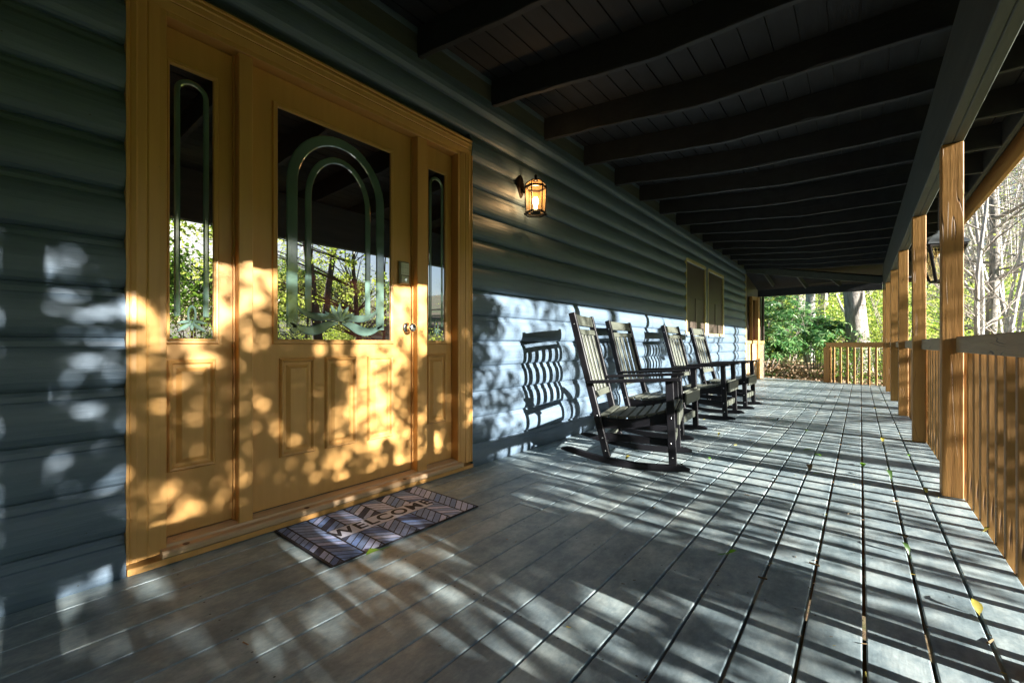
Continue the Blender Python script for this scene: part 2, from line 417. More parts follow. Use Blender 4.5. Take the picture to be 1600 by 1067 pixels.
# --- entry door unit
XC, XM, XS = XW+.035, XW+.005, XW-.045     # faces: casing, mullion, slab
def ring(mb, y0, y1, z0, z1, x, steps):
    """concentric rectangles (inset, height) -> moulded ring, last one filled"""
    rs = []
    for ins, h in steps:
        rs.append([(x+h, y0+ins, z0+ins), (x+h, y1-ins, z0+ins), (x+h, y1-ins, z1-ins), (x+h, y0+ins, z1-ins)])
    vs = [p for r in rs for p in r]; fs = []
    for i in range(len(rs)-1):
        for j in range(4): fs.append((i*4+j, i*4+(j+1) % 4, (i+1)*4+(j+1) % 4, (i+1)*4+j))
    mb.add(vs, fs); return len(rs)
def panel(parent, y0, y1, z0, z1, x):
    mb = MB(); st = [(-.004, -.001), (0, .009), (.005, .0145), (.011, .012), (.018, .0015), (.028, .0012), (.030, .0015), (.047, .0135), (.049, .0142)]
    w = min(y1-y0, .2)
    if w < .15: st = [(a*.75, h) for a, h in st]
    n = ring(mb, y0, y1, z0, z1, x, st)
    mb.add([mb.v[(n-1)*4+j] for j in range(4)], [(0, 1, 2, 3)])
    return mb.build('panel', M['yellow'], parent)
def lite(parent, y0, y1, z0, z1, x):
    mb = MB(); ring(mb, y0-.024, y1+.024, z0-.024, z1+.024, x, [(0, -.001), (.001, .007), (.006, .0115), (.012, .0105), (.017, .013), (.022, .011), (.0245, .002)])
    fr = mb.build('glass_frame', M['yellow'], parent)
    mb = MB(); mb.box(x+.0005, x+.003, y0-.002, y1+.002, z0-.002, z1+.002)
    mb.mi = 0
    gl = mb.build('glass', M['glass'], parent)
    return gl
def strip(mb, pts, w, x, th=.004):
    """bevelled strip of half width w (number or list) along a path of (y, z)"""
    n = len(pts); P = [Vector((p[0], p[1])) for p in pts]
    ws = w if hasattr(w, '__len__') else [w]*n
    L = []
    for i in range(n):
        d = (P[min(i+1, n-1)]-P[max(i-1, 0)]).normalized(); nrm = Vector((-d.y, d.x))
        L.append([(x, *(P[i]+nrm*ws[i])), (x+th, *(P[i]+nrm*max(ws[i]-.006, ws[i]*.45))), (x+th, *(P[i]-nrm*max(ws[i]-.006, ws[i]*.45))), (x, *(P[i]-nrm*ws[i]))])
    vs = [p for r in L for p in r]
    fs = [(i*4+j, i*4+j+1, (i+1)*4+j+1, (i+1)*4+j) for i in range(n-1) for j in range(3)]
    fs += [(0, 1, 2, 3), tuple((n-1)*4+j for j in range(4))]
    mb.add(vs, fs)
def arch(yc, r, zb, zs, zt, n=18):
    pts = [(yc-r, zb), (yc-r, zs)]
    pts += [(yc-r*math.cos(PI*i/n), zs+(zt-zs)*math.sin(PI*i/n)) for i in range(1, n)]
    pts += [(yc+r, zs), (yc+r, zb)]
    return pts
def petal(mb, c, ang, L, w, x):
    n = 8; pts = [(c[0]+math.cos(ang)*L*i/n, c[1]+math.sin(ang)*L*i/n) for i in range(n+1)]
    strip(mb, pts, [max(.001, w*math.sin(PI*min(1, (i+.3)/(n+.6)))) for i in range(n+1)], x, .003)
def bez(p, n=14):
    out = []
    for i in range(n+1):
        t = i/n; a = (1-t)**3; b2 = 3*t*(1-t)**2; c = 3*t*t*(1-t); d = t**3
        out.append((a*p[0][0]+b2*p[1][0]+c*p[2][0]+d*p[3][0], a*p[0][1]+b2*p[1][1]+c*p[2][1]+d*p[3][1]))
    return out
door_unit = empty('door_surround'); door_unit.parent = house
door_unit['label'] = 'ochre casing, mullions and worn sill around the entry door'
def door_all():
    # casing: profiled jambs and head
    W = .105
    Y0, Y1, ZT = .372, 2.252, 2.33
    def casprof(flip):
        # across the width (0 outer .. W inner), x offset
        p = [(0, 0), (0, .036), (.008, .036), (.012, .030), (.018, .032), (.03, .034), (.036, .031), (.060, .028), (.064, .0245), (.070, .0275), (W, .0215), (W, 0)]
        return p
    for side in (0, 1):
        mb = MB(); pr = casprof(0)
        pts = [(XW+x, (Y0+w) if side == 0 else (Y1-w)) for w, x in pr]
        mb.extrude(pts, 'z', .046, ZT-W)
        # mitre block to the top corner
        mb.build('casing', M['yellow'], door_unit)
    mb = MB(); pts = [(XW+x, ZT-w) for w, x in casprof(0)]
    n = len(pts)
    # head casing with mitred look: full length
    mb.extrude([(p[0], p[1]) for p in pts], 'y', Y0, Y1)
    mb.build('casing', M['yellow'], door_unit)
    # frame jamb (inside reveal) & head
    mb = MB()
    mb.bevbox(XS-.02, XW+.020, Y0+W-.012, Y0+W+.022, .06, ZT-W+.001, .002)
    mb.bevbox(XS-.02, XW+.020, Y1-W-.022, Y1-W+.012, .06, ZT-W+.001, .002)
    mb.bevbox(XS-.02, XW+.019, Y0+W+.0225, Y1-W-.0225, ZT-W-.024, ZT-W+.012, .002)
    mb.build('frame_jamb', M['yellow'], door_unit)
    for a, b2 in ((.763, .822), (1.778, 1.857)):
        mb = MB(); mb.bevbox(XS-.02, XM+.006, a, b2, .062, ZT-W-.0245, .003)
        mb.build('mullion', M['yellow'], door_unit)
    # stop strips
    mb = MB()
    for a in (.755, 1.7705): mb.box(XS-.005, XS+.012, a, a+.007, .075, ZT-W-.0245)
    mb.build('door_stop', M['yellow'], door_unit)
    # sill
    mb = MB(); mb.extrude([(XS-.03, .03), (XW+.05, .03), (XW+.056, .038), (XW+.056, .052), (XW+.05, .060), (XW+.018, .0625), (XW+.012, .072), (XS+.012, .080), (XS-.03, .080)], 'y', Y0+W+.0015, Y1-W-.0015)
    mb.build('sill', M['sill'], door_unit)
    mb = MB(); mb.bevbox(XW-.02, XW+.043, Y0+.002, Y1+.004, .0015, .0285, .003)
    mb.build('sill_board', M['yellow'], door_unit)
    for yy in (.56, 1.06, 1.66):
        mb = MB(); mb.lathe([(.0, 0), (.011, 0), (.013, .002), (.009, .003), (.0, .0025)], (XW+.034, yy, .0605), k=8)
        mb.build('plug', M['deck_side'], door_unit)
door_all()
def ornament(gl, yc, zc, s, x, full=True):
    mb = MB()
    if full:
        for sy in (-1, 1):
            def q(L): return [(yc+sy*a*s, zc+b2*s) for a, b2 in L]
            for curve, w0 in ((bez(q([(.01, 0), (.08, .05), (.14, -.02), (.235, .07)])), .020), (bez(q([(.01, -.01), (.10, -.005), (.13, -.105), (.27, -.015)])), .026)):
                n = len(curve)
                strip(mb, curve, [max(.0015, s*w0*math.sin(PI*min(1, (i+.2)/n*1.0))**.7) for i in range(n)], x, .003)
        for a in (PI/2, PI/2+.55, PI/2-.55, PI/2+1.05, PI/2-1.05): petal(mb, (yc, zc), a, .10*s, .014*s, x)
    else:
        n = 16
        strip(mb, [(yc+.016*s*math.cos(2*PI*i/n), zc+.06*s+.045*s*math.sin(2*PI*i/n)) for i in range(n+1)], .005*s, x, .003)
        for sy in (-1, 1):
            petal(mb, (yc, zc+.02*s), PI/2+sy*2.2, .075*s, .010*s, x); petal(mb, (yc, zc+.03*s), PI/2+sy*1.75, .062*s, .008*s, x)
        petal(mb, (yc, zc+.02*s), -PI/2, .04*s, .008*s, x)
    mb.build('ornament', M['bevel'], gl)
def front_door():
    d = empty('front_door'); d.parent = house; d['label'] = 'ochre front door with large arched glass and three lower panels'
    mb = MB(); mb.bevbox(XS-.04, XS, .830, 1.769, .083, 2.198, .002); mb.build('slab', M['yellow'], d)
    gl = lite(d, .951, 1.609, .905, 2.045, XS)
    x = XS+.003
    yc = 1.28
    mb = MB(); strip(mb, arch(yc, .258, .965, 1.70, 1.985, 22), .028, x); strip(mb, [(yc-.258, .966), (yc-.235, .945)], .02, x); mb.build('arched_band', M['bevel'], gl)
    mb = MB(); strip(mb, arch(yc, .175, 1.05, 1.65, 1.885, 20), .0175, x); mb.build('arched_band', M['bevel'], gl)
    ornament(gl, yc, 1.005, 1.0, x+.001)
    for a, b2 in ((.963, 1.137), (1.198, 1.378), (1.455, 1.625)): panel(d, a, b2, .322, .808, XS)
    # knob
    mb = MB(); c = (XS, 1.735, .985)
    mb.lathe([(.0, 0), (.034, 0), (.034, .005), (.027, .011), (.013, .014), (.012, .036), (.016, .041), (.026, .048), (.0285, .058), (.026, .068), (.016, .073), (0, .074)], c, (1, 0, 0), 24)
    mb.build('knob', M['chrome'], d, smooth=True)
    k = empty('keypad_lock', (0, 0, 0)); k.parent = d
    mb = MB(); mb.bevbox(XS, XS+.020, 1.668, 1.745, 1.255, 1.398, .006); mb.build('housing', M['plastic_dark'], k)
    mb = MB(); mb.bevbox(XS+.0205, XS+.026, 1.676, 1.737, 1.312, 1.388, .003); mb.bevbox(XS+.0205, XS+.025, 1.680, 1.735, 1.262, 1.306, .003); mb.build('cover', M['plastic'], k)
    mb = MB()
    for i in range(4):
        for j in range(3): mb.bevbox(XS+.0262, XS+.028, 1.683+j*.017, 1.695+j*.017, 1.320+i*.016, 1.330+i*.016, .001)
    mb.build('button', M['button'], k); mb = MB()
    mb.lathe([(0, 0), (.011, 0), (.011, .005), (.008, .006), (0, .006)], (XS+.0252, 1.708, 1.283), (1, 0, 0), 14)
    mb.build('thumb_turn', M['chrome'], k)
    mb = MB(); mb.box(XS-.02, XS-.001, 1.7692, 1.7702, .09, 2.19)
    mb.build('weatherstrip', M['end_grain'], d)
    mb = MB(); mb.box(XS-.03, XS+.002, .832, 1.767, .081, .0828); mb.build('door_sweep', M['end_grain'], d)
front_door()
def sidelight(y0, y1, gy0, gy1, lab):
    d = empty('sidelight'); d.parent = house; d['label'] = lab
    mb = MB(); mb.bevbox(XS-.04, XS, y0, y1, .083, 2.198, .002); mb.build('slab', M['yellow'], d)
    gl = lite(d, gy0, gy1, .905, 2.045, XS)
    yc = (gy0+gy1)/2; mb = MB(); strip(mb, arch(yc, .052, 1.0, 1.95, 2.0, 12), .011, XS+.003, .003); mb.build('arched_band', M['bevel'], gl)
    ornament(gl, yc, .955, .85, XS+.004, False)
    panel(d, gy0-.008, gy1+.010, .35, .812, XS)
    return d
sidelight(.500, .762, .523, .677, 'left sidelight beside the front door, nearest the camera')
sidelight(1.858, 2.124, 1.906, 2.054, 'right sidelight, narrow, between the door knob side and the lantern')

# --- windows with bronze screens
def window(y0, y1, z0, z1, lab):
    w = empty('window'); w.parent = house; w['label'] = lab
    x = XW
    mb = MB(); mb.bevbox(x-.04, x+.036, y1-.05, y1, z0, z1, .004); mb.bevbox(x-.04, x+.036, y0, y0+.035, z0, z1, .004)
    mb.bevbox(x-.04, x+.037, y0+.0355, y1-.0505, z1-.055, z1, .004); mb.bevbox(x-.04, x+.044, y0+.0355, y1-.0505, z0, z0+.045, .004)
    mb.build('frame', M['cream'], w)
    mb = MB(); mb.box(x+.004, x+.007, y0+.034, y1-.049, z0+.044, z1-.054)
    s = mb.build('screen', M['screen'], w)
    mb = MB(); yc = (y0+y1)/2; mb.box(x+.008, x+.016, yc-.012, yc+.012, z0+.0455, z0+.62); mb.box(x+.0081, x+.0161, y0+.036, y1-.051, z0+.621, z0+.645)
    mb.build('meeting_rail', M['screen'], w)
    mb = MB(); mb.bevbox(x-.04, x+.060, y0-.02, y1+.02 if y1 > 9 else y1+.006, z0-.035, z0-.001, .004); mb.build('sill', M['siding'], w)
window(7.152, 8.30, 1.036, 2.275, 'nearer of the two tall screened windows behind the rocking chairs')
window(8.42, 9.60, 1.036, 2.275, 'farther of the two tall screened windows, next to the porch end')
mb = MB(); mb.bevbox(XW-.04, XW+.030, 8.312, 8.408, 1.036, 2.275, .004); mb.build('window_mullion', M['siding'], house)

# --- screened room at the far end (angled wall)
def screen_room():
    s = empty('screened_room'); s.parent = house; s['label'] = 'angled screened end room with slatted lower half and ochre door'
    A = Vector((-2.20, 11.79, 0)); B = Vector((-1.965, 13.05, 0)); d = (B-A).normalized(); n = Vector((d.y, -d.x, 0)); L = (B-A).length
    def bar(a, b2, z0, z1, off0, off1, m, name, c=.003):
        mb = MB(); p = [A+d*a+n*off0, A+d*b2+n*off0, A+d*b2+n*off1, A+d*a+n*off1]
        mb.extrude([(q.x, q.y) for q in p], 'z', z0, z1); return mb.build(name, m, s)
    bar(.0, L, 0, 2.66, -.09, -.07, M['screen'], 'screen')
    bar(.051, L-.051, .0, .899, -.030, -.012, M['room'], 'slat_gap_backing')  # pale sheet set behind the slats so their gaps show white
    bar(.0, .05, 0.0, 2.62, -.049, .0, M['screen'], 'stile'); bar(L-.05, L, 0, 2.4, -.049, .0, M['screen'], 'stile')
    bar(.052, .42, .90, .97, -.049, .02, M['fascia'], 'rail'); bar(.86, L-.062, .90, .97, -.049, .02, M['fascia'], 'rail')
    for i in range(4): bar(.075+i*.09, .11+i*.09, 0.0, .899, -.011, .0, M['post'], 'slat')
    for i in range(4): bar(.885+i*.085, .92+i*.085, 0.0, .899, -.011, .0, M['post'], 'slat')
    # door
    bar(.43, .47, 0, 2.08, -.049, .015, M['post'], 'door_frame'); bar(.77, .86, 0, 2.08, -.049, .035, M['fascia'], 'door_frame')
    bar(.471, .769, 2.0, 2.08, -.049, .014, M['fascia'], 'door_frame')
    bar(.515, .765, .90, .98, -.049, .01, M['fascia'], 'door_rail'); bar(.60, .62, 0, .89, -.011, .0, M['post'], 'slat'); bar(.68, .70, 0, .89, -.011, .0, M['post'], 'slat')
    bar(.475, .765, .985, 1.99, -.049, -.04, M['glass'], 'door_glass')
    # wall behind, going on past the corner
    mb = MB(); mb.box(-3.6, B.x-.1, 13.06, 13.12, -.3, 2.5); mb.build('side_wall', M['siding'], s)
screen_room()

# ------------------------------------------------------------------ porch roof
porch = empty('porch_roof'); tag(porch, 'dark porch ceiling of sloping rafters carried on a beam and square ochre posts', 'porch roof')
YR0, YR1 = -4.8, 11.66
def rz_(x):      # underside of rafters
    P = [(-2.25, 2.682), (-.8, 2.532), (.42, 2.515), (1.06, 2.492)]
    for (a, za), (b2, zb) in zip(P[:-1], P[1:]):
        if x <= b2: return za+(zb-za)*(x-a)/(b2-a)
    return P[-1][1]
def rafters():
    k = -10; ys = []
    while 2.476+k*.7005 < 11.7: ys.append(2.476+k*.7005); k += 1
    for y in ys:
        mb = MB(); r2 = random.Random(int(y*100)+5)
        xs = [-2.2]+[-2.1+i*.1 for i in range(32)]; xs = [x for x in xs if x < .89]+[.897]
        kink = r2.uniform(-.18, .18); sag = r2.uniform(-.008, .008)
        bot = []; ph = r2.uniform(0, 6)
        for x in xs:
            z = rz_(max(-2.2, x+kink*math.exp(-((x+.8)/.7)**2)))+.0035*math.sin(x*5+ph)+.002*math.sin(x*17+ph*2)+sag*math.sin((x+2.2)/3.3*PI)
            bot.append((x, z))
        top = [(x, rz_(x)+.185) for x in reversed(xs)]
        # ragged wane on the lower edge
        w = [.0195+r2.uniform(-.0015, .001) for _ in xs]
        n = len(xs)
        vs = []
        for (x, z), ww in zip(bot, w):
            c = .004+r2.random()**5*.014
            vs += [(x, y-ww+c*.7, z), (x, y+ww-.003, z), (x, y+ww, z+.003), (x, y+.0195, rz_(x)+.185), (x, y-.0195, rz_(x)+.185), (x, y-ww, z+c)]
        fs = []
        for i in range(n-1):
            for j in range(6): fs.append((i*6+j, i*6+(j+1) % 6, (i+1)*6+(j+1) % 6, (i+1)*6+j))
        fs += [tuple(range(5, -1, -1)), tuple((n-1)*6+j for j in range(6))]
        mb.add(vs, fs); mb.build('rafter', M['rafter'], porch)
    # blocking between rafters at the wall
    mb = MB()
    for a, b2 in zip(ys[:-1], ys[1:]): mb.box(XW+.002, XW+.035, a+.0205, b2-.0205, 2.678, 2.862)
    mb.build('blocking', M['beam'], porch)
    # ceiling boards along Y, following the kink
    mb = MB(); x = -2.24
    while x < 1.06:
        x1 = min(x+.140, 1.075); a = .0045
        za, zb = rz_(x)+.187, rz_(x1)+.187
        mb.extrude([(x+a, za), (x1-a, zb), (x1-a, zb+.018), (x+a, za+.018)], 'y', YR0, YR1+.1)
        x = x1
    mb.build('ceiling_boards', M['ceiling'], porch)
    mb = MB(); mb.extrude([(-2.3, rz_(-2.25)+.207), (-.8, rz_(-.8)+.207), (1.13, rz_(1.06)+.207), (1.15, rz_(1.06)+.24), (-.8, rz_(-.8)+.245), (-2.3, rz_(-2.25)+.245)], 'y', YR0-.1, YR1+.12)
    mb.build('roofing', M['shingle'], porch)
rafters()
HZ = 2.035
def beams():
    mb = MB()
    mb.bevbox(.367, .412, YR0, 12.02, HZ, 2.505, .004); mb.bevbox(.4135, .460, YR0, 12.02, HZ, 2.505, .004)
    mb.build('beam', M['beam'], porch, label='long beam over the posts, pale green grey underside')
    mb = MB(); mb.bevbox(1.050, 1.088, YR0, YR1+1.4, 2.472, 2.70, .004); mb.build('fascia', M['fascia'], porch)
    mb = MB(); mb.bevbox(.8985, .934, YR0, YR1+1.2, 2.497, 2.685, .003); mb.build('subfascia', M['rafter'], porch)
    # header across the far end, with short hip rafters rising back to the last rafter
    mb = MB(); mb.bevbox(-1.96, .366, 12.06, 12.15, HZ, 2.20, .004); mb.build('end_header', M['rafter'], porch)
    def hip(x): return 11.70+.30*(x+2.15)/2.51, 2.60-.45*(x+2.15)/2.51
    mb = MB(); a, b2 = hip(-2.17), hip(.365); mb.obox((-2.17, a[0], a[1]+.07), (.365, b2[0], b2[1]+.07), .04, .14); mb.build('hip_beam', M['beam'], porch)
    for x in (-1.78, -1.12, -.50):
        y, z = hip(x); mb = MB(); mb.obox((x, y+.03, z+.05), (x+.16, 12.05, max(2.19, z-.25)), .035, .09); mb.build('jack_rafter', M['beam'], porch)
    mb = MB(); P = [(-2.25, 11.70, 2.75), (.45, 12.02, 2.28), (1.1, 12.3, 2.24), (-2.0, 12.35, 2.22)]
    mb.add(P+[(x, y, z+.03) for x, y, z in P], [(0, 1, 2, 3), (7, 6, 5, 4), (0, 4, 5, 1), (1, 5, 6, 2), (2, 6, 7, 3), (3, 7, 4, 0)])
    mb.build('hip_end_boards', M['ceiling'], porch)
    mb = MB(); P = [(-2.3, 11.7, 2.96), (1.15, 11.7, 2.72), (1.2, 13.0, 2.24), (-2.3, 13.0, 2.35)]
    mb.add(P+[(x, y, z+.04) for x, y, z in P], [(0, 1, 2, 3), (7, 6, 5, 4), (0, 4, 5, 1), (1, 5, 6, 2), (2, 6, 7, 3), (3, 7, 4, 0)])
    mb.build('hip_roofing', M['shingle'], porch)
beams()
POSTS = [-3.6, -1.85, -.04, 1.76, 3.575, 5.385, 7.235, 9.03, 10.75, 12.06]
def posts():
    for i, y in enumerate(POSTS):
        mb = MB(); mb.bevbox(.368, .459, y-.0455, y+.0455, .0005, HZ-.0005, .004)
        o = mb.build('post', M['post'], porch)
        if i == 4: o['label'] = 'nearest square ochre post, cracked, at the right'
posts()
# main house roof, rising behind the porch
mb = MB(); mb.extrude([(-2.31, 2.91), (-5.6, 4.5), (-8.9, 2.9), (-8.9, 2.97), (-5.6, 4.6), (-2.31, 2.98)], 'y', -5.3, 15.8); mb.build('roof', M['shingle'], house)
for yy in (-5.0, 15.3):
    mb = MB(); mb.extrude([(-2.45, 2.905), (-5.6, 4.45), (-8.7, 2.905)], 'y', yy, yy+.2); mb.build('gable', M['siding'], house)

# ------------------------------------------------------------------ railings
def railing():
    r = empty('porch_railing'); tag(r, 'long porch railing of flat ochre balusters running along the right side of the deck', 'railing')
    mb = MB()
    for a, b2 in zip(POSTS[:-1], POSTS[1:]):
        mb.bevbox(.426, .4645, a+.0465, b2-.0465, .835, .924, .004)
    mb.build('top_rail', M['rail'], r)
    y = 2.343-.166*40
    ys = []
    while y < 12.0:
        ys.append(y); y += .166
    ys = ys[-99:] if len(ys) > 100 else ys
    proto = None
    for i, y in enumerate(ys):
        if proto is None:
            mb = MB(); mb.bevbox(.4665, .505, -.019, .019, -.20, .905, .003); proto = mb.build('baluster', M['baluster'], r); o = proto
        else:
            o = proto.copy(); COL.objects.link(o); o.parent = r
        o.location = (rnd.uniform(-.0004, .002), y+rnd.uniform(-.004, .004), 0); o.rotation_euler = (rnd.uniform(-.003, .003), 0, 0)
    r = empty('end_railing'); tag(r, 'short far railing with seven slim balusters across the deck end', 'railing')
    A = Vector((.39, 12.14, 0)); B = Vector((-.60, 12.52, 0)); d = (B-A).normalized()
    mb = MB(); mb.obox(A+Vector((0, 0, .86)), B-d*-.03+Vector((0, 0, .86)), .04, .09); mb.obox(A+Vector((0, 0, .915)), B+d*.05+Vector((0, 0, .915)), .14, .018)
    mb.build('top_rail', M['fascia'], r)
    mb = MB(); mb.obox(B+Vector((0, 0, -.1)), B+Vector((0, 0, .813)), .10, .12, up=Vector((d.x, d.y, 0))); mb.build('end_post', M['post'], r)
    L = (B-A).length
    for i in range(7):
        p = A+d*(.13+i*(L-.22)/6.3)+Vector((0, .03, 0)); mb = MB(); mb.obox(p+Vector((0, 0, -.15)), p+Vector((0, 0, .814)), .036, .036, up=Vector((d.x, d.y, 0))); mb.build('baluster', M['baluster'], r)
railing()

# ------------------------------------------------------------------ wall lantern (lit)
def lantern():
    t = empty('wall_lantern'); tag(t, 'lit amber glass coach lantern mounted on the siding beside the door', 'lantern')
    c = Vector((-2.035, 2.845, 0)); zb, zt = 1.935, 2.135
    k = 6; rb, rt = .074, .086
    def hexp(r, z, off=PI/6+.25): return [Vector((c.x+r*math.cos(2*PI*i/6+off), c.y+r*math.sin(2*PI*i/6+off), z)) for i in range(6)]
    mb = MB()
    hb, ht = hexp(rb+.004, zb), hexp(rt, zt)
    for i in range(6):
        mb.obox(hb[i], ht[i], .008, .008, up=Vector((hb[i]-Vector((c.x, c.y, zb))).normalized()), c=.001)
        j = (i+1) % 6
        mb.obox(hb[i], hb[j], .012, .012, c=.001); mb.obox(ht[i], ht[j], .012, .018, c=.001)
        # flared bottom skirt
    lo = hexp(rb+.016, zb-.012); 
    for i in range(6): mb.obox(lo[i], lo[(i+1) % 6], .012, .008, c=.001)
    # domed ribs
    for i in range(6):
        a = 2*PI*i/6+PI/6+.25
        pts = [(c.x+math.cos(a)*rt*math.cos(u), c.y+math.sin(a)*rt*math.cos(u), zt+.008+.055*math.sin(u)) for u in [0, .35, .7, 1.05, 1.35]]
        mb.tube(pts, .004, 5)
    mb.build('frame', M['iron'], t)
    mb = MB()
    for i in range(6):
        j = (i+1) % 6; hbi, hti = hexp(rb, zb), hexp(rt-.003, zt)
        mb.add([hbi[i], hbi[j], hti[j], hti[i]], [(0, 1, 2, 3)])
        u = [0, .45, .9, 1.3]
        for q in range(3):
            def pp(a, w): return Vector((c.x+math.cos(a)*(rt-.004)*math.cos(w), c.y+math.sin(a)*(rt-.004)*math.cos(w), zt+.006+.053*math.sin(w)))
            a0 = 2*PI*i/6+PI/6+.25; a1 = a0+PI/3
            mb.add([pp(a0, u[q]), pp(a1, u[q]), pp(a1, u[q+1]), pp(a0, u[q+1])], [(0, 1, 2, 3)])
    mb.build('glass', M['amber'], t, fix=False)
    mb = MB(); mb.lathe([(0, -.012), (.02, -.010), (.024, 0), (.014, .012), (.008, .02), (.013, .03), (.008, .042), (0, .046)], (c.x, c.y, zt+.062), k=12)
    mb.build('finial', M['iron'], t, smooth=True)
    mb = MB()
    # oval back plate on the wall
    n = 20; pl = [(2.815+.045*math.cos(2*PI*i/n), 2.165+.095*math.sin(2*PI*i/n)) for i in range(n)]
    pl2 = [(2.815+.034*math.cos(2*PI*i/n), 2.165+.082*math.sin(2*PI*i/n)) for i in range(n)]
    x0 = XW+.02
    mb.add([(x0, *p) for p in pl]+[(x0+.016, *p) for p in pl]+[(x0+.026, *p) for p in pl2], [(i, (i+1) % n, n+(i+1) % n, n+i) for i in range(n)]+[(n+i, n+(i+1) % n, 2*n+(i+1) % n, 2*n+i) for i in range(n)]+[tuple(2*n+i for i in range(n))])
    mb.build('back_plate', M['iron'], t)
    mb = MB(); mb.tube([(x0+.02, 2.815, 2.15), (x0+.05, 2.82, 2.11), (x0+.075, 2.825, 2.13), (x0+.095, 2.835, 2.19), (c.x-.03, c.y-.004, 2.205), (c.x, c.y, 2.20)], [.011, .010, .009, .009, .008, .008], 8)
    mb.build('arm', M['iron'], t, smooth=True)
    mb = MB(); bc = (c.x, c.y, zb+.055)
    mb.lathe([(0, -.03), (.011, -.028), (.012, -.004), (.018, .012), (.024, .032), (.022, .052), (.013, .068), (0, .073)], bc, k=14)
    mb.build('bulb', M['bulb'], t, smooth=True)
    mb = MB(); mb.lathe([(0, 0), (.045, 0), (.012, .004), (.012, .03), (0, .03)], (c.x, c.y, zb-.004), k=12); mb.build('socket', M['iron'], t)
    ld = bpy.data.lights.new('lantern_light', 'POINT'); ld.energy = 1.05; ld.color = (1, .58, .24); ld.shadow_soft_size = .025
    lo_ = bpy.data.objects.new('lantern_light', ld); COL.objects.link(lo_); lo_.location = (c.x+.0, c.y, zb+.16); lo_.parent = t
lantern()

# ------------------------------------------------------------------ hanging lantern beyond the first post
def hanging():
    t = empty('hanging_lantern', (.605, 5.98, 1.50), R(20)); t.scale = (.76, .76, .80); tag(t, 'black tapered hanging lantern with mesh sides, half hidden behind the nearest post', 'lantern')
    def sq(r, z): return [Vector((sx*r, sy*r, z)) for sx, sy in ((1, 1), (-1, 1), (-1, -1), (1, -1))]
    mb = MB(); b_, t_ = sq(.060, .0), sq(.185, .42)
    for i in range(4):
        j = (i+1) % 4
        mb.obox(b_[i], t_[i], .030, .030, c=.003); mb.obox(b_[i], b_[j], .024, .03, c=.003); mb.obox(t_[i], t_[j], .026, .03, c=.003)
    mb.lathe([(0, -.03), (.03, -.02), (.05, 0), (.075, .015), (0, .02)], (0, 0, 0), k=12)
    mb.build('frame', M['iron'], t)
    mb = MB()
    for i in range(4):
        j = (i+1) % 4
        for k in range(-20, 21, 2):
            for sg in (-1, 1):
                # diagonal wires clipped to the tapered panel
                pts = []
                for q in range(13):
                    v = q/12; u = k/10+sg*v*1.1
                    if -1 <= u <= 1:
                        c0 = (b_[i]+b_[j])/2; h0 = (b_[j]-b_[i])/2; c1 = (t_[i]+t_[j])/2; h1 = (t_[j]-t_[i])/2
                        pts.append((c0+h0*u*.95)*(1-v)+(c1+h1*u*.95)*v)
                if len(pts) > 1: mb.tube([pts[0], pts[-1]], .0011, 3, False)
    mb.build('mesh_panel', M['cord_gold'], t)
    mb = MB(); n = 4
    pr = [(.215, .435), (.21, .45), (.17, .50), (.11, .55), (.05, .575), (.02, .60), (.02, .62)]
    vs = [p for r, z in pr for p in sq(r, z)]
    mb.add(vs, [(i*4+j, i*4+(j+1) % 4, (i+1)*4+(j+1) % 4, (i+1)*4+j) for i in range(len(pr)-1) for j in range(4)]+[(3, 2, 1, 0)])
    mb.build('roof', M['zinc'], t)
    mb = MB()
    z = .62
    while z < 1.24:
        mb.lathe([(.008, 0), (.011, .006), (.011, .018), (.008, .024)], (0, 0, z), k=6); z += .026
    mb.build('chain', M['iron'], t)
hanging()

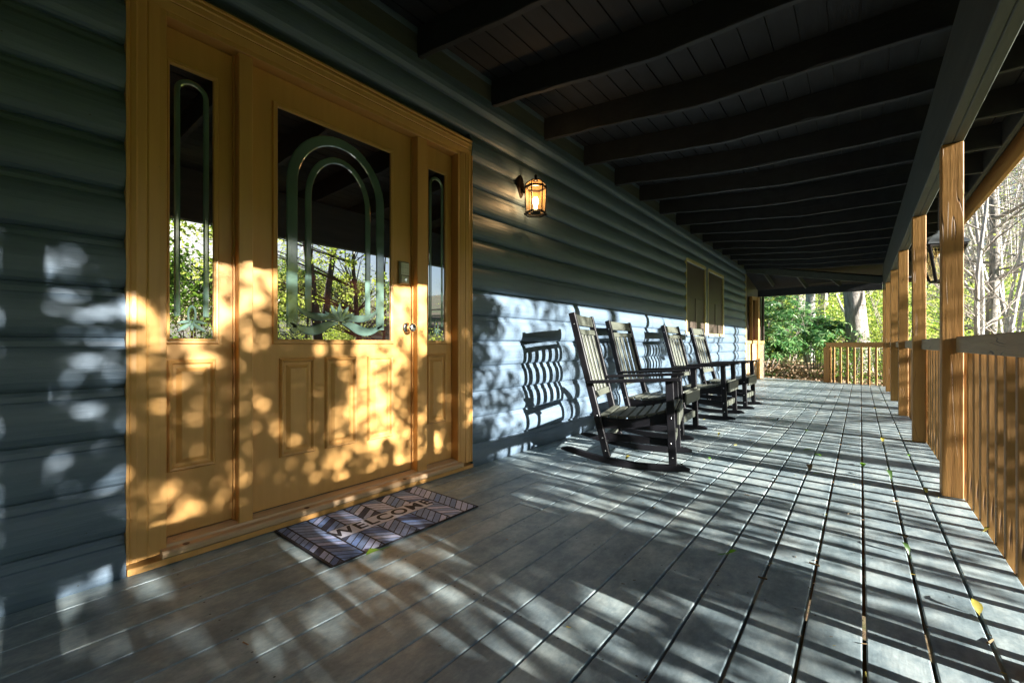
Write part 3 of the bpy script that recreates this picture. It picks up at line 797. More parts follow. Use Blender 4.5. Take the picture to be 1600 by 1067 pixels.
# ------------------------------------------------------------------ welcome mat
def doormat():
    t = empty('welcome_mat', (-2.143, .893, .0015), R(-.5)); t.location.z = .0025
    tag(t, 'grey and blue herringbone doormat reading WELCOME on the deck before the door', 'doormat')
    Wm, Lm = .525, .835      # x, y
    mb = MB(); mb.bevbox(0, Wm, 0, Lm, 0, .006, .002); mb.build('backing', plain('mat_rubber', (.012, .012, .018), .8, ns=80), t)
    cols = [(.21, .29, .50), (.29, .37, .60), (.40, .45, .68), (.11, .16, .33), (.52, .56, .76), (.05, .06, .11), (.18, .29, .60)]
    mats = []
    for i, c in enumerate(cols):
        mats.append(grainmat('mat_print_%s' % 'abcdefg'[i], tuple(x*.8 for x in c), tuple(x*1.2 for x in c), (1, 1, 1), 60, .9, .6, .001))
    mb = MB(); r2 = random.Random(3)
    edges = [0.008, .055]+[.055+.0965*(i+1) for i in range(8)]; edges[-1] = Lm-.008
    z = .0062
    def clip(poly, x0, x1, y0, y1):
        def cl(P, inside, inter):
            out = []
            for i in range(len(P)):
                a, b2 = P[i-1], P[i]
                ia, ib = inside(a), inside(b2)
                if ib:
                    if not ia: out.append(inter(a, b2))
                    out.append(b2)
                elif ia: out.append(inter(a, b2))
            return out
        def ix(v): return lambda a, b2: (v, a[1]+(b2[1]-a[1])*(v-a[0])/(b2[0]-a[0]))
        def iy(v): return lambda a, b2: (a[0]+(b2[0]-a[0])*(v-a[1])/(b2[1]-a[1]), v)
        P = cl(poly, lambda p: p[0] >= x0, ix(x0)); P = cl(P, lambda p: p[0] <= x1, ix(x1)) if P else P
        P = cl(P, lambda p: p[1] >= y0, iy(y0)) if P else P; P = cl(P, lambda p: p[1] <= y1, iy(y1)) if P else P
        return P
    bx0, bx1, by0, by1 = Wm/2-.058, Wm/2+.058, .155, .700
    for c in range(len(edges)-1):
        y0, y1 = edges[c]+.0042, edges[c+1]-.0042
        sg = 1 if c % 2 else -1
        h = .043; x = -.2
        while x < Wm+.2:
            sl = sg*(y1-y0)*.85
            poly = [(x+.0032, y0), (x+h-.0032, y0), (x+h-.0032+sl, y1), (x+.0032+sl, y1)]
            q = clip(poly, .008, Wm-.008, y0, y1)
            mb.mi = r2.choice([0, 1, 1, 2, 2, 4, 6, 3, 5, 0])
            if len(q) > 2:
                # keep clear of the banner
                for (ya, yb, xa, xb) in ((-1, by0, -1, 9), (by1, 9, -1, 9), (by0, by1, -1, bx0), (by0, by1, bx1, 9)):
                    p2 = clip(q, xa, xb, ya, yb)
                    if len(p2) > 2:
                        n = len(mb.v); mb.add([(px, py, z) for px, py in p2], [tuple(range(len(p2)))])
            x += h
    mb.build('printed_pattern', mats, t)
    mb = MB(); mb.box(bx0+.0035, bx1-.0035, by0+.0035, by1-.0035, .0061, .0064); mb.build('banner', grainmat('mat_banner', (.50, .52, .64), (.62, .64, .76), (1, 1, 1), 70, .9, .6, .001), t)
    cu = bpy.data.curves.new('lettering', 'FONT'); cu.body = 'WELCOME'; cu.size = .108; cu.align_x = 'CENTER'; cu.align_y = 'CENTER'; cu.space_character = 1.16; cu.extrude = .0002; cu.offset = .0030
    tmp = bpy.data.objects.new('tmp', cu); COL.objects.link(tmp)
    bpy.context.view_layer.update()
    me = bpy.data.meshes.new_from_object(tmp.evaluated_get(bpy.context.evaluated_depsgraph_get()))
    bpy.data.objects.remove(tmp)
    me.materials.clear(); me.materials.append(plain('letter_print', (.02, .02, .03), .8))
    o = bpy.data.objects.new('lettering', me); COL.objects.link(o); o.parent = t
    o.rotation_euler = (0, 0, R(90)); o.location = (Wm/2, (by0+by1)/2, .0067)
doormat()

# ------------------------------------------------------------------ rocking chairs (forward = +X, local)
CW = .2875      # half spacing of the legs
def rocker_z(x): # bottom of the rocker
    return .0015+.30*(x+.20)**2*(.62 if x > -.2 else .86)
def make_chair():
    t = empty('rocking_chair')
    blk, st = M['black_poly'], M['seat_poly']
    for s in (-1, 1):
        y = s*CW
        mb = MB(); n = 22; pts = []
        for i in range(n+1):
            x = -.78+i*(.90)/n
            zb = rocker_z(x); h = .044
            if i == n: h = .018
            if i == n-1: h = .036
            if i == 0: h = .014
            if i == 1: h = .035
            pts.append((x, zb, h))
        pr = [(x, z) for x, z, h in pts]+[(x, z+h) for x, z, h in reversed(pts)]
        # strip body with small chamfer
        N = n+1
        vs = []; fs = []
        for x, z, h in pts:
            c = .004
            vs += [(x, y-.019+c, z), (x, y+.019-c, z), (x, y+.019, z+c), (x, y+.019, z+h-c), (x, y+.019-c, z+h), (x, y-.019+c, z+h), (x, y-.019, z+h-c), (x, y-.019, z+c)]
        for i in range(N-1):
            for j in range(8): fs.append((i*8+j, i*8+(j+1) % 8, (i+1)*8+(j+1) % 8, (i+1)*8+j))
        fs += [tuple(range(7, -1, -1)), tuple((N-1)*8+j for j in range(8))]
        mb.add(vs, fs); mb.build('rocker', blk, t)
        mb = MB(); mb.obox((.012, y-s*.0, rocker_z(0)+.040), (-.012, y, .625), .036, .052, up=Vector((1, 0, 0))); mb.build('front_leg', blk, t)
        mb = MB(); mb.obox((-.435, y, rocker_z(-.43)+.045), (-.700, y, 1.115), .036, .050, up=Vector((1, 0, 0)), c=.005); mb.build('back_post', blk, t)
        mb = MB(); mb.obox((-.575, y+s*.010, .602), (.065, y+s*.014, .640), .080, .022, c=.005); mb.build('armrest', blk, t)
        mb = MB(); mb.obox((-.46, y-s*.0385, .205), (-.005, y-s*.0385, .195), .030, .05); mb.build('side_stretcher', blk, t)
        # curved seat side board
        mb = MB(); q = 14; top = []; bot = []
        for i in range(q+1):
            u = i/q; x = -.50+u*.535
            zt = .345+.085*u**1.3-.030*math.sin(PI*u)
            top.append((x, zt)); bot.append((x, zt-.082+.02*math.sin(PI*u)))
        mb.extrude(top+list(reversed(bot)), 'y', y-s*.021-.015, y-s*.021+.015-.001*s) if False else mb.extrude(top+list(reversed(bot)), 'y', y-s*.035-.014, y-s*.035+.014)
        mb.build('seat_side', blk, t)
    # seat slats across
    mb = MB(); q = 8
    for i in range(q):
        u0 = i/q+.012; u1 = (i+1)/q-.012
        def zz(u): return .345+.085*u**1.3-.030*math.sin(PI*u)+.0005
        x0, x1 = -.50+u0*.535, -.50+u1*.535
        mb.obox(((x0+x1)/2, -CW+.0215, (zz(u0)+zz(u1))/2+.011), ((x0+x1)/2, CW-.0215, (zz(u0)+zz(u1))/2+.011), math.hypot(x1-x0, zz(u1)-zz(u0)), .020, up=Vector((-(zz(u1)-zz(u0)), 0, x1-x0)), c=.004)
    mb.build('seat', st, t)
    mb = MB(); mb.bevbox(.036, .056, -CW+.0195, CW-.0195, .325, .437, .004); mb.build('seat_front', st, t)
    mb = MB(); mb.obox((.0, -CW+.0195, .178), (.0, CW-.0195, .178), .028, .06); mb.build('front_stretcher', st, t)
    mb = MB(); mb.obox((-.468, -CW+.0195, .175), (-.468, CW-.0195, .175), .028, .055); mb.build('rear_stretcher', st, t)
    # back: points on the lean line
    def bp(z): f = (z-.07)/(1.115-.07); return -.435-.265*f
    lean = Vector((-.265, 0, 1.045)).normalized()
    def rail_(z, h, name, th=.022):
        mb = MB(); x = bp(z); n = 8; hw = CW-.0195
        pts = [(x-.010*(1-(2*i/n-1)**2), -hw+2*hw*i/n, z) for i in range(n+1)]
        side = Vector((lean.z, 0, -lean.x))
        vs = []
        for p in pts:
            p = Vector(p); vs += [p-lean*h/2-side*th/2, p-lean*h/2+side*th/2, p+lean*h/2+side*th/2, p+lean*h/2-side*th/2]
        fs = [(i*4+j, i*4+(j+1) % 4, (i+1)*4+(j+1) % 4, (i+1)*4+j) for i in range(n) for j in range(4)]+[(3, 2, 1, 0), tuple(n*4+j for j in range(4))]
        mb.add(vs, fs); mb.build(name, st, t)
    rail_(1.065, .085, 'top_rail'); rail_(.975, .042, 'back_rail'); rail_(.495, .048, 'back_rail')
    mb = MB(); ns = 5
    for i in range(ns):
        y = -CW+.0195+(2*CW-.039)*(i+.5)/ns
        z0, z1 = .5195, .9535
        o = -.010*(1-(y/CW)**2)-.002
        mb.obox((bp(z0)+o, y, z0), (bp(z1)+o, y, z1), .057, .014, up=Vector((lean.z, 0, -lean.x)), c=.002)
    mb.build('back_slats', st, t)
    mb = MB()
    for s in (-1, 1):
        y = s*(CW+.0192)
        for x, z in ((bp(.36)+.0, .36), (bp(.20), .20), (0, .20), (0, .375), (bp(.615), .60), (.01, .105), (bp(1.03), 1.03), (bp(.11), .11)):
            mb.lathe([(.0045, -.001), (.0045, .0012), (.003, .0022), (0, .0024)], (x, y, z), (0, s, 0), 10)
    mb.build('bolt', M['bolt'], t)
    return t
ch = make_chair()
# origin is midway between the two front legs
spots = [((-1.088, 3.29), 15, 'nearest black rocking chair, turned toward the steps, in front of its slatted shadow'),
         ((-1.305, 4.35), 3.5, 'second black rocking chair from the camera, right behind the nearest one'),
         ((-1.235, 5.73), 1.5, 'third black rocking chair from the camera, before the window'),
         ((-1.215, 6.79), 0, 'farthest black rocking chair, closest to the screened end room')]
for i, ((x, y), a, lab) in enumerate(spots):
    o = ch if i == 0 else copy_tree(ch)
    o.location = (x, y, .002); o.rotation_euler = (0, 0, R(a))
    tag(o, lab, 'rocking chair', 'rocking chairs lined up along the wall')

# ------------------------------------------------------------------ fallen leaves on the deck
def leaf_mesh(name, L, W, mat, curl, stem=0, seed=0):
    r2 = random.Random(seed); mb = MB(); n = 8
    pr = [(0, 0), (.12, .55), (.3, .95), (.5, 1.0), (.7, .72), (.86, .38), (1, .02)]
    vs = []; 
    for u, w in pr:
        z = .003+curl*math.sin(PI*u)*L
        jag = r2.uniform(.8, 1.1)
        vs += [(u*L, -w*W/2*jag, z+.25*W*w*curl*6*.3), (u*L, 0, z), (u*L, w*W/2*jag*r2.uniform(.8, 1.1), z+.3*W*w*curl*6*.3)]
    fs = []
    for i in range(len(pr)-1):
        fs += [(i*3, i*3+1, i*3+4, i*3+3), (i*3+1, i*3+2, i*3+5, i*3+4)]
    mb.add(vs, fs)
    if stem: mb.tube([(0, 0, .004), (-stem*.5, stem*.12, .006), (-stem, stem*.3, .004)], [.0016, .0013, .001], 5)
    return mb.mesh(name, mat, True)
LV = [((-1.60, 1.10), 'g', .085, -78, .06, 'green leaf with long stem lying against the edge of the doormat'),
      ((-.43, 1.997), 'g', .042, 60, .10, 'small green leaf with a long pale stem in the open deck'),
      ((-.37, 4.315), 'g', .085, 20, 0, 'flat bright green leaf, left one of the pair in mid deck'),
      ((-.278, 4.204), 'g', .08, -60, 0, 'bright green leaf caught on a board gap, right one of the pair'),
      ((-.272, 3.627), 'b', .075, 100, .03, 'brown curled leaf with green tip on a board gap'),
      ((-.255, 3.575), 'g', .05, 10, 0, 'green leaf tip under the brown curled leaf'),
      ((-1.064, 4.507), 'y', .05, 80, .02, 'dry yellow leaf standing on deck in front of the second chair'),
      ((-.585, 4.084), 'g', .045, 40, .02, 'small green leaf left of the bright pair'),
      ((.012, 4.01), 'g', .075, 90, 0, 'narrow green leaf in the straight board gap'),
      ((.156, 3.725), 'd', .10, 110, .02, 'dark curled leaf in the gap beside the nearest post'),
      ((.157, 2.445), 'd', .07, 120, .02, 'dark green upright leaf in the gap near the railing'),
      ((-.747, 5.815), 'b', .06, 30, 0, 'brown leaf far along the deck near the third chair'),
      ((.302, 3.525), 'y', .05, 100, 0, 'yellow bud husk in the gap at the foot of the nearest post'),
      ((.157, 5.147), 'y', .07, 95, 0, 'yellow leaf scrap in the gap before the second post'),
      ((-.433, 5.285), 'g', .04, 50, 0, 'tiny green leaf in the sun beyond the bright pair'),
      ((-1.39, 3.12), 'y', .055, 70, .02, 'pale yellow leaf upright beneath the nearest rocking chair'),
      ((.30, 2.05), 'y', .06, 100, .01, 'curled yellow husk in the last board gap near the railing'),
      ((.455, 2.98), 'y', .04, 30, .01, 'yellow leaf wedged at the base of the balusters'),
      ((-.90, 3.55), 'g', .035, 120, .05, 'thin green stem by the far rocker of the nearest chair'),
      ((-.33, 8.8), 'b', .07, 30, 0, 'brown leaf on the far part of the deck'),
      ((.30, 4.62), 'g', .035, 100, 0, 'tiny green leaf in the last gap by the second post')]
for i, ((x, y), k, L, a, stm, lab) in enumerate(LV):
    mt = {'g': M['leaf_green'], 'y': M['leaf_yellow'], 'b': M['leaf_brown'], 'd': M['leaf_dark']}[k]
    me = leaf_mesh('fallen_leaf', L, L*(.5 if k != 'd' else .3), mt, {'g': .10, 'y': .22, 'b': .3, 'd': .3}[k], stm, i)
    o = bpy.data.objects.new('fallen_leaf', me); COL.objects.link(o); o.location = (x, y, .0015); o.rotation_euler = (R(rnd.uniform(-6, 6)), R(-8 if k == 'g' else -25), R(a))
    tag(o, lab, 'leaf', 'fallen leaves on the deck')
# fine debris
mb = MB(); r2 = random.Random(11)
for i in range(420):
    if i < 250:
        x = r2.choice([.302, .157, .009, -.138, -.287, -.437])+r2.uniform(-.006, .006); y = r2.uniform(.6, 9)
    else: x = r2.uniform(-2.1, .45); y = r2.uniform(.3, 9)
    s = r2.uniform(.0015, .005)*(2.4 if i % 9 == 0 else 1); a = r2.uniform(0, PI)
    mb.mi = r2.choice([0, 0, 1, 2])
    mb.tube([(x-math.cos(a)*s*1.5, y-math.sin(a)*s*1.5, .003), (x+math.cos(a)*s*1.5, y+math.sin(a)*s*1.5, .0035)], [s*.35, s*.25], 4)
tag(mb.build('leaf_debris', [M['leaf_brown'], M['leaf_yellow'], M['litter']], fix=False), 'tiny dry crumbs and bud husks scattered over the deck boards', 'debris', kind='stuff')

# ------------------------------------------------------------------ vegetation
def branch(mb, p, d, L, r, depth, rg, tips, spread=.6, k=6, droop=0, kids=(2, 4), minr=.003):
    n = 5 if depth > 1 else 3; pts = [p.copy()]; rs = [r]; q = p.copy(); dd = d.copy()
    for i in range(n):
        dd = (dd+Vector((rg.uniform(-1, 1), rg.uniform(-1, 1), rg.uniform(-.6, .8)))*.16+Vector((0, 0, -droop))).normalized()
        q = q+dd*L/n; pts.append(q.copy()); rs.append(max(minr, r*(1-.55*(i+1)/n)))
    mb.tube(pts, rs, k if depth > 1 else 4, False)
    if depth <= 1: tips.append((pts[-1], dd)); tips.append((pts[-2], dd)); return
    for c in range(rg.randint(*kids)):
        i = rg.randint(max(1, n//2-1), n); a = rg.uniform(0, 2*PI)
        side = Vector((math.cos(a), math.sin(a), rg.uniform(-.2, .7)))
        nd_ = (dd*(1-spread)+side*spread).normalized()
        branch(mb, pts[i], nd_, L*rg.uniform(.5, .75), rs[i]*rg.uniform(.45, .65), depth-1, rg, tips, spread, max(4, k-1), droop, kids, minr)
    branch(mb, pts[-1], dd, L*.65, rs[-1]*.95, depth-1, rg, tips, spread, max(4, k-1), droop, kids, minr)
def leafq(mb, c, L, W, rg, flat=None):
    a = Vector((rg.gauss(0, 1), rg.gauss(0, 1), rg.gauss(0, 1)*.7)).normalized()
    b2 = a.cross(Vector((rg.gauss(0, 1), rg.gauss(0, 1), rg.gauss(0, 1)))).normalized()
    mb.add([c-a*L/2, c+b2*W/2-a*L*.05, c+a*L/2, c-b2*W/2-a*L*.05], [(0, 1, 2, 3)])
def tree_meshes(seed, H, r, bark, leafm=None, leaves=0, ls=.06, forks=1, clear=.45, limbs=9, depth=3, spread=.6, lean=.05, lspread=.35):
    rg = random.Random(seed); tr = MB(); cr = MB(); tips = []
    for f in range(forks):
        base = Vector((rg.uniform(-.25, .25)*(forks > 1), rg.uniform(-.25, .25)*(forks > 1), -.25)); d = Vector((rg.uniform(-lean, lean), rg.uniform(-lean, lean), 1)).normalized()
        if forks > 1: d = Vector((rg.uniform(-.35, .35), rg.uniform(-.35, .35), 1)).normalized()
        n = 12; pts = [base]; rs = [r*1.25]; q = base.copy()
        for i in range(n):
            d = (d+Vector((rg.uniform(-1, 1), rg.uniform(-1, 1), .35))*.05).normalized(); q = q+d*(H+.25)/n; pts.append(q.copy()); rs.append(max(.012, r*(1-.85*((i+1)/n)**1.1)))
        tr.tube(pts, rs, 9, False)
        for b2 in range(limbs):
            u = clear+(1-clear)*rg.random(); i = min(n-1, int(u*n)); p = pts[i].lerp(pts[i+1], u*n-i) if i+1 <= n else pts[n]
            a = rg.uniform(0, 2*PI); dv = Vector((math.cos(a), math.sin(a), rg.uniform(.1, .9))).normalized()
            branch(cr, p, dv, H*rg.uniform(.14, .26), rs[i]*rg.uniform(.3, .5), depth, rg, tips, spread)
    nb = len(cr.f)
    cr.m = [0]*nb; cr.mi = 1
    if leaves and tips:
        for i in range(leaves):
            p, dd = rg.choice(tips); c = p+Vector((rg.gauss(0, lspread), rg.gauss(0, lspread), rg.gauss(0, lspread*.8)))
            leafq(cr, c, ls*rg.uniform(.7, 1.3), ls*.6, rg)
    tm = tr.mesh('trunk', bark, True); cm = cr.mesh('crown', [M['twig'] if bark != M['dark_bark'] else M['dark_bark'], leafm or M['leaf_spring']])
    return tm, cm
def place_tree(meshes, x, y, rz, s, name, label, cat='tree', group=None, dz=0, lean=(0, 0)):
    t = empty(name, (x, y, gz(x, y)+dz), rz); t.scale = (s, s, s); t.rotation_euler = (lean[0], lean[1], rz)
    tag(t, label, cat, group)
    for nm, me in zip(('trunk', 'crown'), meshes):
        o = bpy.data.objects.new(nm, me); COL.objects.link(o); o.parent = t
    return t
T1 = tree_meshes(1, 13, .14, M['bark'], M['leaf_spring'], 700, .07, limbs=12)
T2 = tree_meshes(2, 15, .17, M['pale_bark'], M['leaf_spring'], 700, .07, limbs=12, clear=.4)
T3 = tree_meshes(3, 11, .09, M['pale_bark'], M['leaf_mid'], 800, .07, limbs=10, clear=.25)
T4 = tree_meshes(4, 14, .16, M['dark_bark'], M['leaf_spring'], 900, .08, limbs=10, clear=.4)
T5 = tree_meshes(5, 7, .06, M['pale_bark'], M['leaf_spring'], 900, .05, limbs=10, clear=.2, forks=3)
# bare multi-stem tree seen beside the first post
TB = tree_meshes(21, 6.5, .055, M['pale_bark'], M['leaf_spring'], 260, .05, forks=4, limbs=10, clear=.12, depth=3, spread=.7)
place_tree(TB, 2.35, 14.3, .4, 1.0, 'bare_tree', 'bare pale many-stemmed small tree just beyond the right railing')
TB3 = tree_meshes(23, 7.5, .045, M['pale_bark'], M['leaf_spring'], 420, .05, forks=4, limbs=7, clear=.1, depth=4, spread=.75)
place_tree(TB3, 3.0, 16.4, 1.4, 1.0, 'bare_tree', 'white twiggy bare tree close behind the hanging lantern')
place_tree(TB3, 3.9, 21.0, 3.4, 1.35, 'bare_tree', 'larger white twiggy bare tree farther up the slope beyond the railing')
TB2 = tree_meshes(22, 8, .10, M['bark'], M['leaf_spring'], 300, .06, forks=1, limbs=16, clear=.15, depth=3, spread=.75)
place_tree(TB2, 2.6, 16.6, 2.1, 1.2, 'bare_tree', 'grey crooked bare tree behind the many-stemmed one beyond the right railing')
# big trunk behind the end railing
TBig = tree_meshes(31, 19, .27, M['bark'], M['leaf_spring'], 1500, .08, limbs=10, clear=.5)
place_tree(TBig, -.02, 15.6, 0, 1.0, 'oak_tree', 'thick grey sunlit trunk standing behind the end railing')
TS = tree_meshes(32, 15, .15, M['dark_bark'], M['leaf_spring'], 900, .08, limbs=10, clear=.45, lean=.14)
place_tree(TS, -2.1, 19.5, 1.0, 1.0, 'leaning_tree', 'brown leaning trunk rising behind the rhododendron')
place_tree(T2, -1.35, 18.0, .4, .95, 'pale_tree', 'pale slim trunk just left of the thick grey trunk')
place_tree(T3, .75, 16.4, 1.2, .75, 'pale_tree', 'thin pale sapling just right of the thick grey trunk')

def shrub(name, seed, x, y, rx, ry, h, leafm, nl, L, W, label, cat='shrub', group=None, whorl=False, stems=8, bark=None, z0=None):
    rg = random.Random(seed); st = MB(); cr = MB(); zb = (gz(x, y) if z0 is None else z0)
    t = empty(name, (x, y, zb)); tag(t, label, cat, group)
    tips = []
    for i in range(stems):
        a = rg.uniform(0, 2*PI); q = math.sqrt(rg.random())
        e = Vector((math.cos(a)*rx*q*.85, math.sin(a)*ry*q*.85, h*rg.uniform(.6, .95)*(1-.35*q)))
        p0 = Vector((e.x*.3, e.y*.3, -.1)); mid = (p0+e)/2+Vector((rg.uniform(-.1, .1), rg.uniform(-.1, .1), .1*h))
        st.tube([p0, mid, e], [.022, .014, .006], 5, False)
        for j in range(3):
            f = e+Vector((rg.gauss(0, .2*rx), rg.gauss(0, .2*ry), rg.gauss(0, .12*h))); st.tube([mid.lerp(e, .5), f], [.009, .004], 4, False); tips.append(f)
    # clumps
    cl = [(Vector((rg.uniform(-1, 1)*rx, rg.uniform(-1, 1)*ry, h*rg.uniform(.26 if whorl else .1, 1))), rg.uniform(.13, .27)) for _ in range(int(14+rx*ry*h*10))]
    cl = [(c, s) for c, s in cl if (c.x/rx)**2+(c.y/ry)**2+(max(0, c.z/h-.35)/.75)**2 < 1]
    if not cl: cl = [(Vector((0, 0, h/2)), .3)]
    if whorl:
        for i in range(nl//8):
            c, s = rg.choice(cl); p = c+Vector((rg.gauss(0, s), rg.gauss(0, s), rg.gauss(0, s*.8)))
            if p.z < .30: continue
            ax = (Vector((p.x/rx, p.y/ry, .7+p.z/h))+Vector((rg.gauss(0, .35), rg.gauss(0, .35), 0))).normalized()
            a0 = ax.orthogonal().normalized(); b0 = ax.cross(a0); n = rg.randint(6, 10); ph = rg.random()*6
            up = rg.uniform(-.35, .35)
            for k in range(n):
                an = ph+2*PI*k/n; d = (a0*math.cos(an)+b0*math.sin(an)+ax*(up+rg.uniform(-.15, .15))).normalized(); w = d.cross(ax).normalized()
                l = L*rg.uniform(.75, 1.15); ww = W*rg.uniform(.8, 1.15)
                m1 = p+d*l*.55; e = p+d*l-ax*l*.22
                cr.add([p+d*.01, m1+w*ww/2, e, m1-w*ww/2], [(0, 1, 2, 3)])
    else:
        for i in range(nl):
            c, s = rg.choice(cl); p = c+Vector((rg.gauss(0, s), rg.gauss(0, s), rg.gauss(0, s*.8)))
            if p.z < 0: continue
            leafq(cr, p, L*rg.uniform(.7, 1.3), W, rg)
    st.build('stems', bark or M['twig'], t, fix=False); cr.build('foliage', leafm, t, fix=False)
    return t
shrub('rhododendron', 51, -2.4, 15.0, 1.5, 1.2, 2.3, M['leaf_rhodo'], 8000, .19, .05, 'big glossy rhododendron bush filling the view past the end of the wall', whorl=True, stems=14)
shrub('rhododendron', 52, -4.2, 17.5, 1.8, 1.4, 3.4, M['leaf_rhodo'], 5600, .20, .055, 'taller rhododendron at the back, next to the screened room corner', whorl=True, stems=12)
shrub('rhododendron', 53, -1.05, 15.6, .75, .8, 1.95, M['leaf_rhodo'], 2500, .19, .05, 'right lobe of rhododendron reaching to the thick trunk', whorl=True, stems=8)
shrub('spring_shrub', 54, -.2, 13.9, .7, .5, .85, M['leaf_mid'], 1800, .05, .035, 'small green shrub right behind the end railing balusters')
shrub('spring_shrub', 55, .55, 14.6, .8, .6, 1.3, M['leaf_spring'], 2200, .05, .035, 'yellow green shrub behind the railing corner')
shrub('spring_shrub', 56, -2.2, 18.5, 1.7, 1.0, 3.4, M['leaf_spring'], 5200, .06, .04, 'yellow green spring foliage above the rhododendron')
shrub('spring_shrub', 57, .9, 19.5, 1.5, 1.0, 3.2, M['leaf_spring'], 4200, .06, .04, 'loose yellow green sapling foliage right of the thick trunk')

# hillside: saplings, trees, undergrowth
rg = random.Random(99)
def near(x, y, pts, d): return any((x-a)**2+(y-b2)**2 < d*d for a, b2 in pts)
used = [(-.12, 15.6), (-2.1, 19.5), (4.2, 11.5)]
kinds = [('bare_tree', T1, 'slim grey-brown woodland tree'), ('pale_tree', T2, 'tall pale-barked woodland tree'),
         ('sapling', T3, 'thin leafy sapling'), ('dark_tree', T4, 'dark-barked woodland tree'), ('sapling', T5, 'forked young tree')]
cnt = 0; tries = 0
while cnt < 120 and tries < 9000:
    tries += 1
    x = rg.uniform(-24, 30); y = rg.uniform(16.5, 50) if cnt < 38 else rg.uniform(40, 85)
    if x > .32*y+1 or x < -.3*y-3: continue
    if x < -3.0 and y < 18.5: continue
    if near(x, y, used, 1.3 if y > 20 else 2.2): continue
    used.append((x, y)); k = rg.choices(range(5), (4, 4, 3, 2, 2))[0]; nm, me, lab = kinds[k]
    zone = ('low on the bank' if y < 24 else 'half way up the slope' if y < 42 else 'far up the slope')+(', behind the rhododendron' if x/y < -.03 else ', above the end railing' if x/y < .045 else ', in the gap right of the nearest post' if x/y < .23 else ', past the right edge of the view')
    place_tree(me, x, y, rg.uniform(0, 6.28), rg.uniform(.8, 1.25), nm, lab.replace('woodland ', '')+' '+zone, 'tree', nm.replace('_', ' ')+'s on the wooded slope')
    cnt += 1
mb = MB(); rg = random.Random(303)
for _ in range(420):
    y = rg.uniform(50, 100); x = rg.uniform(-.34*y, .52*y); z = gz(x, y); H = rg.uniform(8, 17); r = rg.uniform(.06, .17); lx = rg.uniform(-.8, .8)
    mb.mi = rg.choice([0, 0, 1]); mb.tube([(x, y, z-.3), (x+lx*.4, y, z+H*.5), (x+lx, y, z+H)], [r, r*.7, r*.2], 5, False)
    for k in range(26):
        h = H*rg.uniform(.25, 1); c = Vector((x+lx*h/H+rg.gauss(0, 1.1), y+rg.gauss(0, 1), z+h)); L = rg.uniform(.8, 2.2)
        a = Vector((rg.gauss(0, 1), rg.gauss(0, .4), rg.uniform(-.2, 1))).normalized(); b2 = a.cross(Vector((0, 1, 0))).normalized()
        mb.mi = 0; mb.add([c-a*L/2-b2*.02, c+b2*.012, c+a*L/2, c-b2*.03], [(0, 1, 2, 3)])
    for k in range(34):
        h = H*rg.uniform(.05, .95); mb.mi = 2; leafq(mb, Vector((x+rg.gauss(0, 1.3), y+rg.gauss(0, 1), z+h)), rg.uniform(.12, .34), .16, rg)
tag(mb.build('far_woods', [M['pale_bark'], M['bark'], M['leaf_spring']], fix=False), 'hazy mass of pale trunks and twigs on the far hillside', 'woods', kind='stuff')
# undergrowth as one mass of leaf clumps
def undergrowth(name, seed, n, area, leafm, L, label, hmax):
    rg = random.Random(seed); mb = MB()
    cl = []
    for _ in range(n//45):
        x = rg.uniform(area[0], area[1]); y = rg.uniform(area[2], area[3]); cl.append((x, y, rg.uniform(.2, .9), rg.uniform(.2, hmax)))
    for _ in range(n):
        x, y, s, h = rg.choice(cl); x += rg.gauss(0, s); y += rg.gauss(0, s)
        if y < 13.2 and x < 1.6: continue
        leafq(mb, Vector((x, y, gz(x, y)+abs(rg.gauss(0, .5))*h)), L*rg.uniform(.7, 1.4)*(1+max(0, y-18)/25), L*.7*(1+max(0, y-18)/25), rg)
    tag(mb.build(name, leafm, fix=False), label, 'undergrowth', kind='stuff')
undergrowth('undergrowth', 61, 26000, (-9, 15, 17, 50), M['leaf_spring'], .09, 'yellow green spring undergrowth covering the hillside', 2.2)
undergrowth('undergrowth', 62, 12000, (2.5, 13, 6, 17), M['leaf_spring'], .06, 'fresh green low growth beyond the right railing', 1.4)
undergrowth('undergrowth', 63, 9000, (-7, 13, 17, 40), M['leaf_mid'], .09, 'mid green bushes scattered among the trunks', 2.6)
# dry leaf litter
mb = MB(); rg = random.Random(71)
for _ in range(9000):
    x = rg.uniform(-5, 2.2); y = 12.4+abs(rg.gauss(0, 3.0)); 
    if y < 12.7+(.4-x)*.3 and x < .6: continue
    s = rg.uniform(.05, .11); leafq(mb, Vector((x, y, gz(x, y)+rg.uniform(.005, .06))), s, s*.6, rg)
tag(mb.build('leaf_litter', M['litter'], fix=False), 'brown dry leaf litter on the bank beyond the deck end', 'leaf litter', kind='stuff')

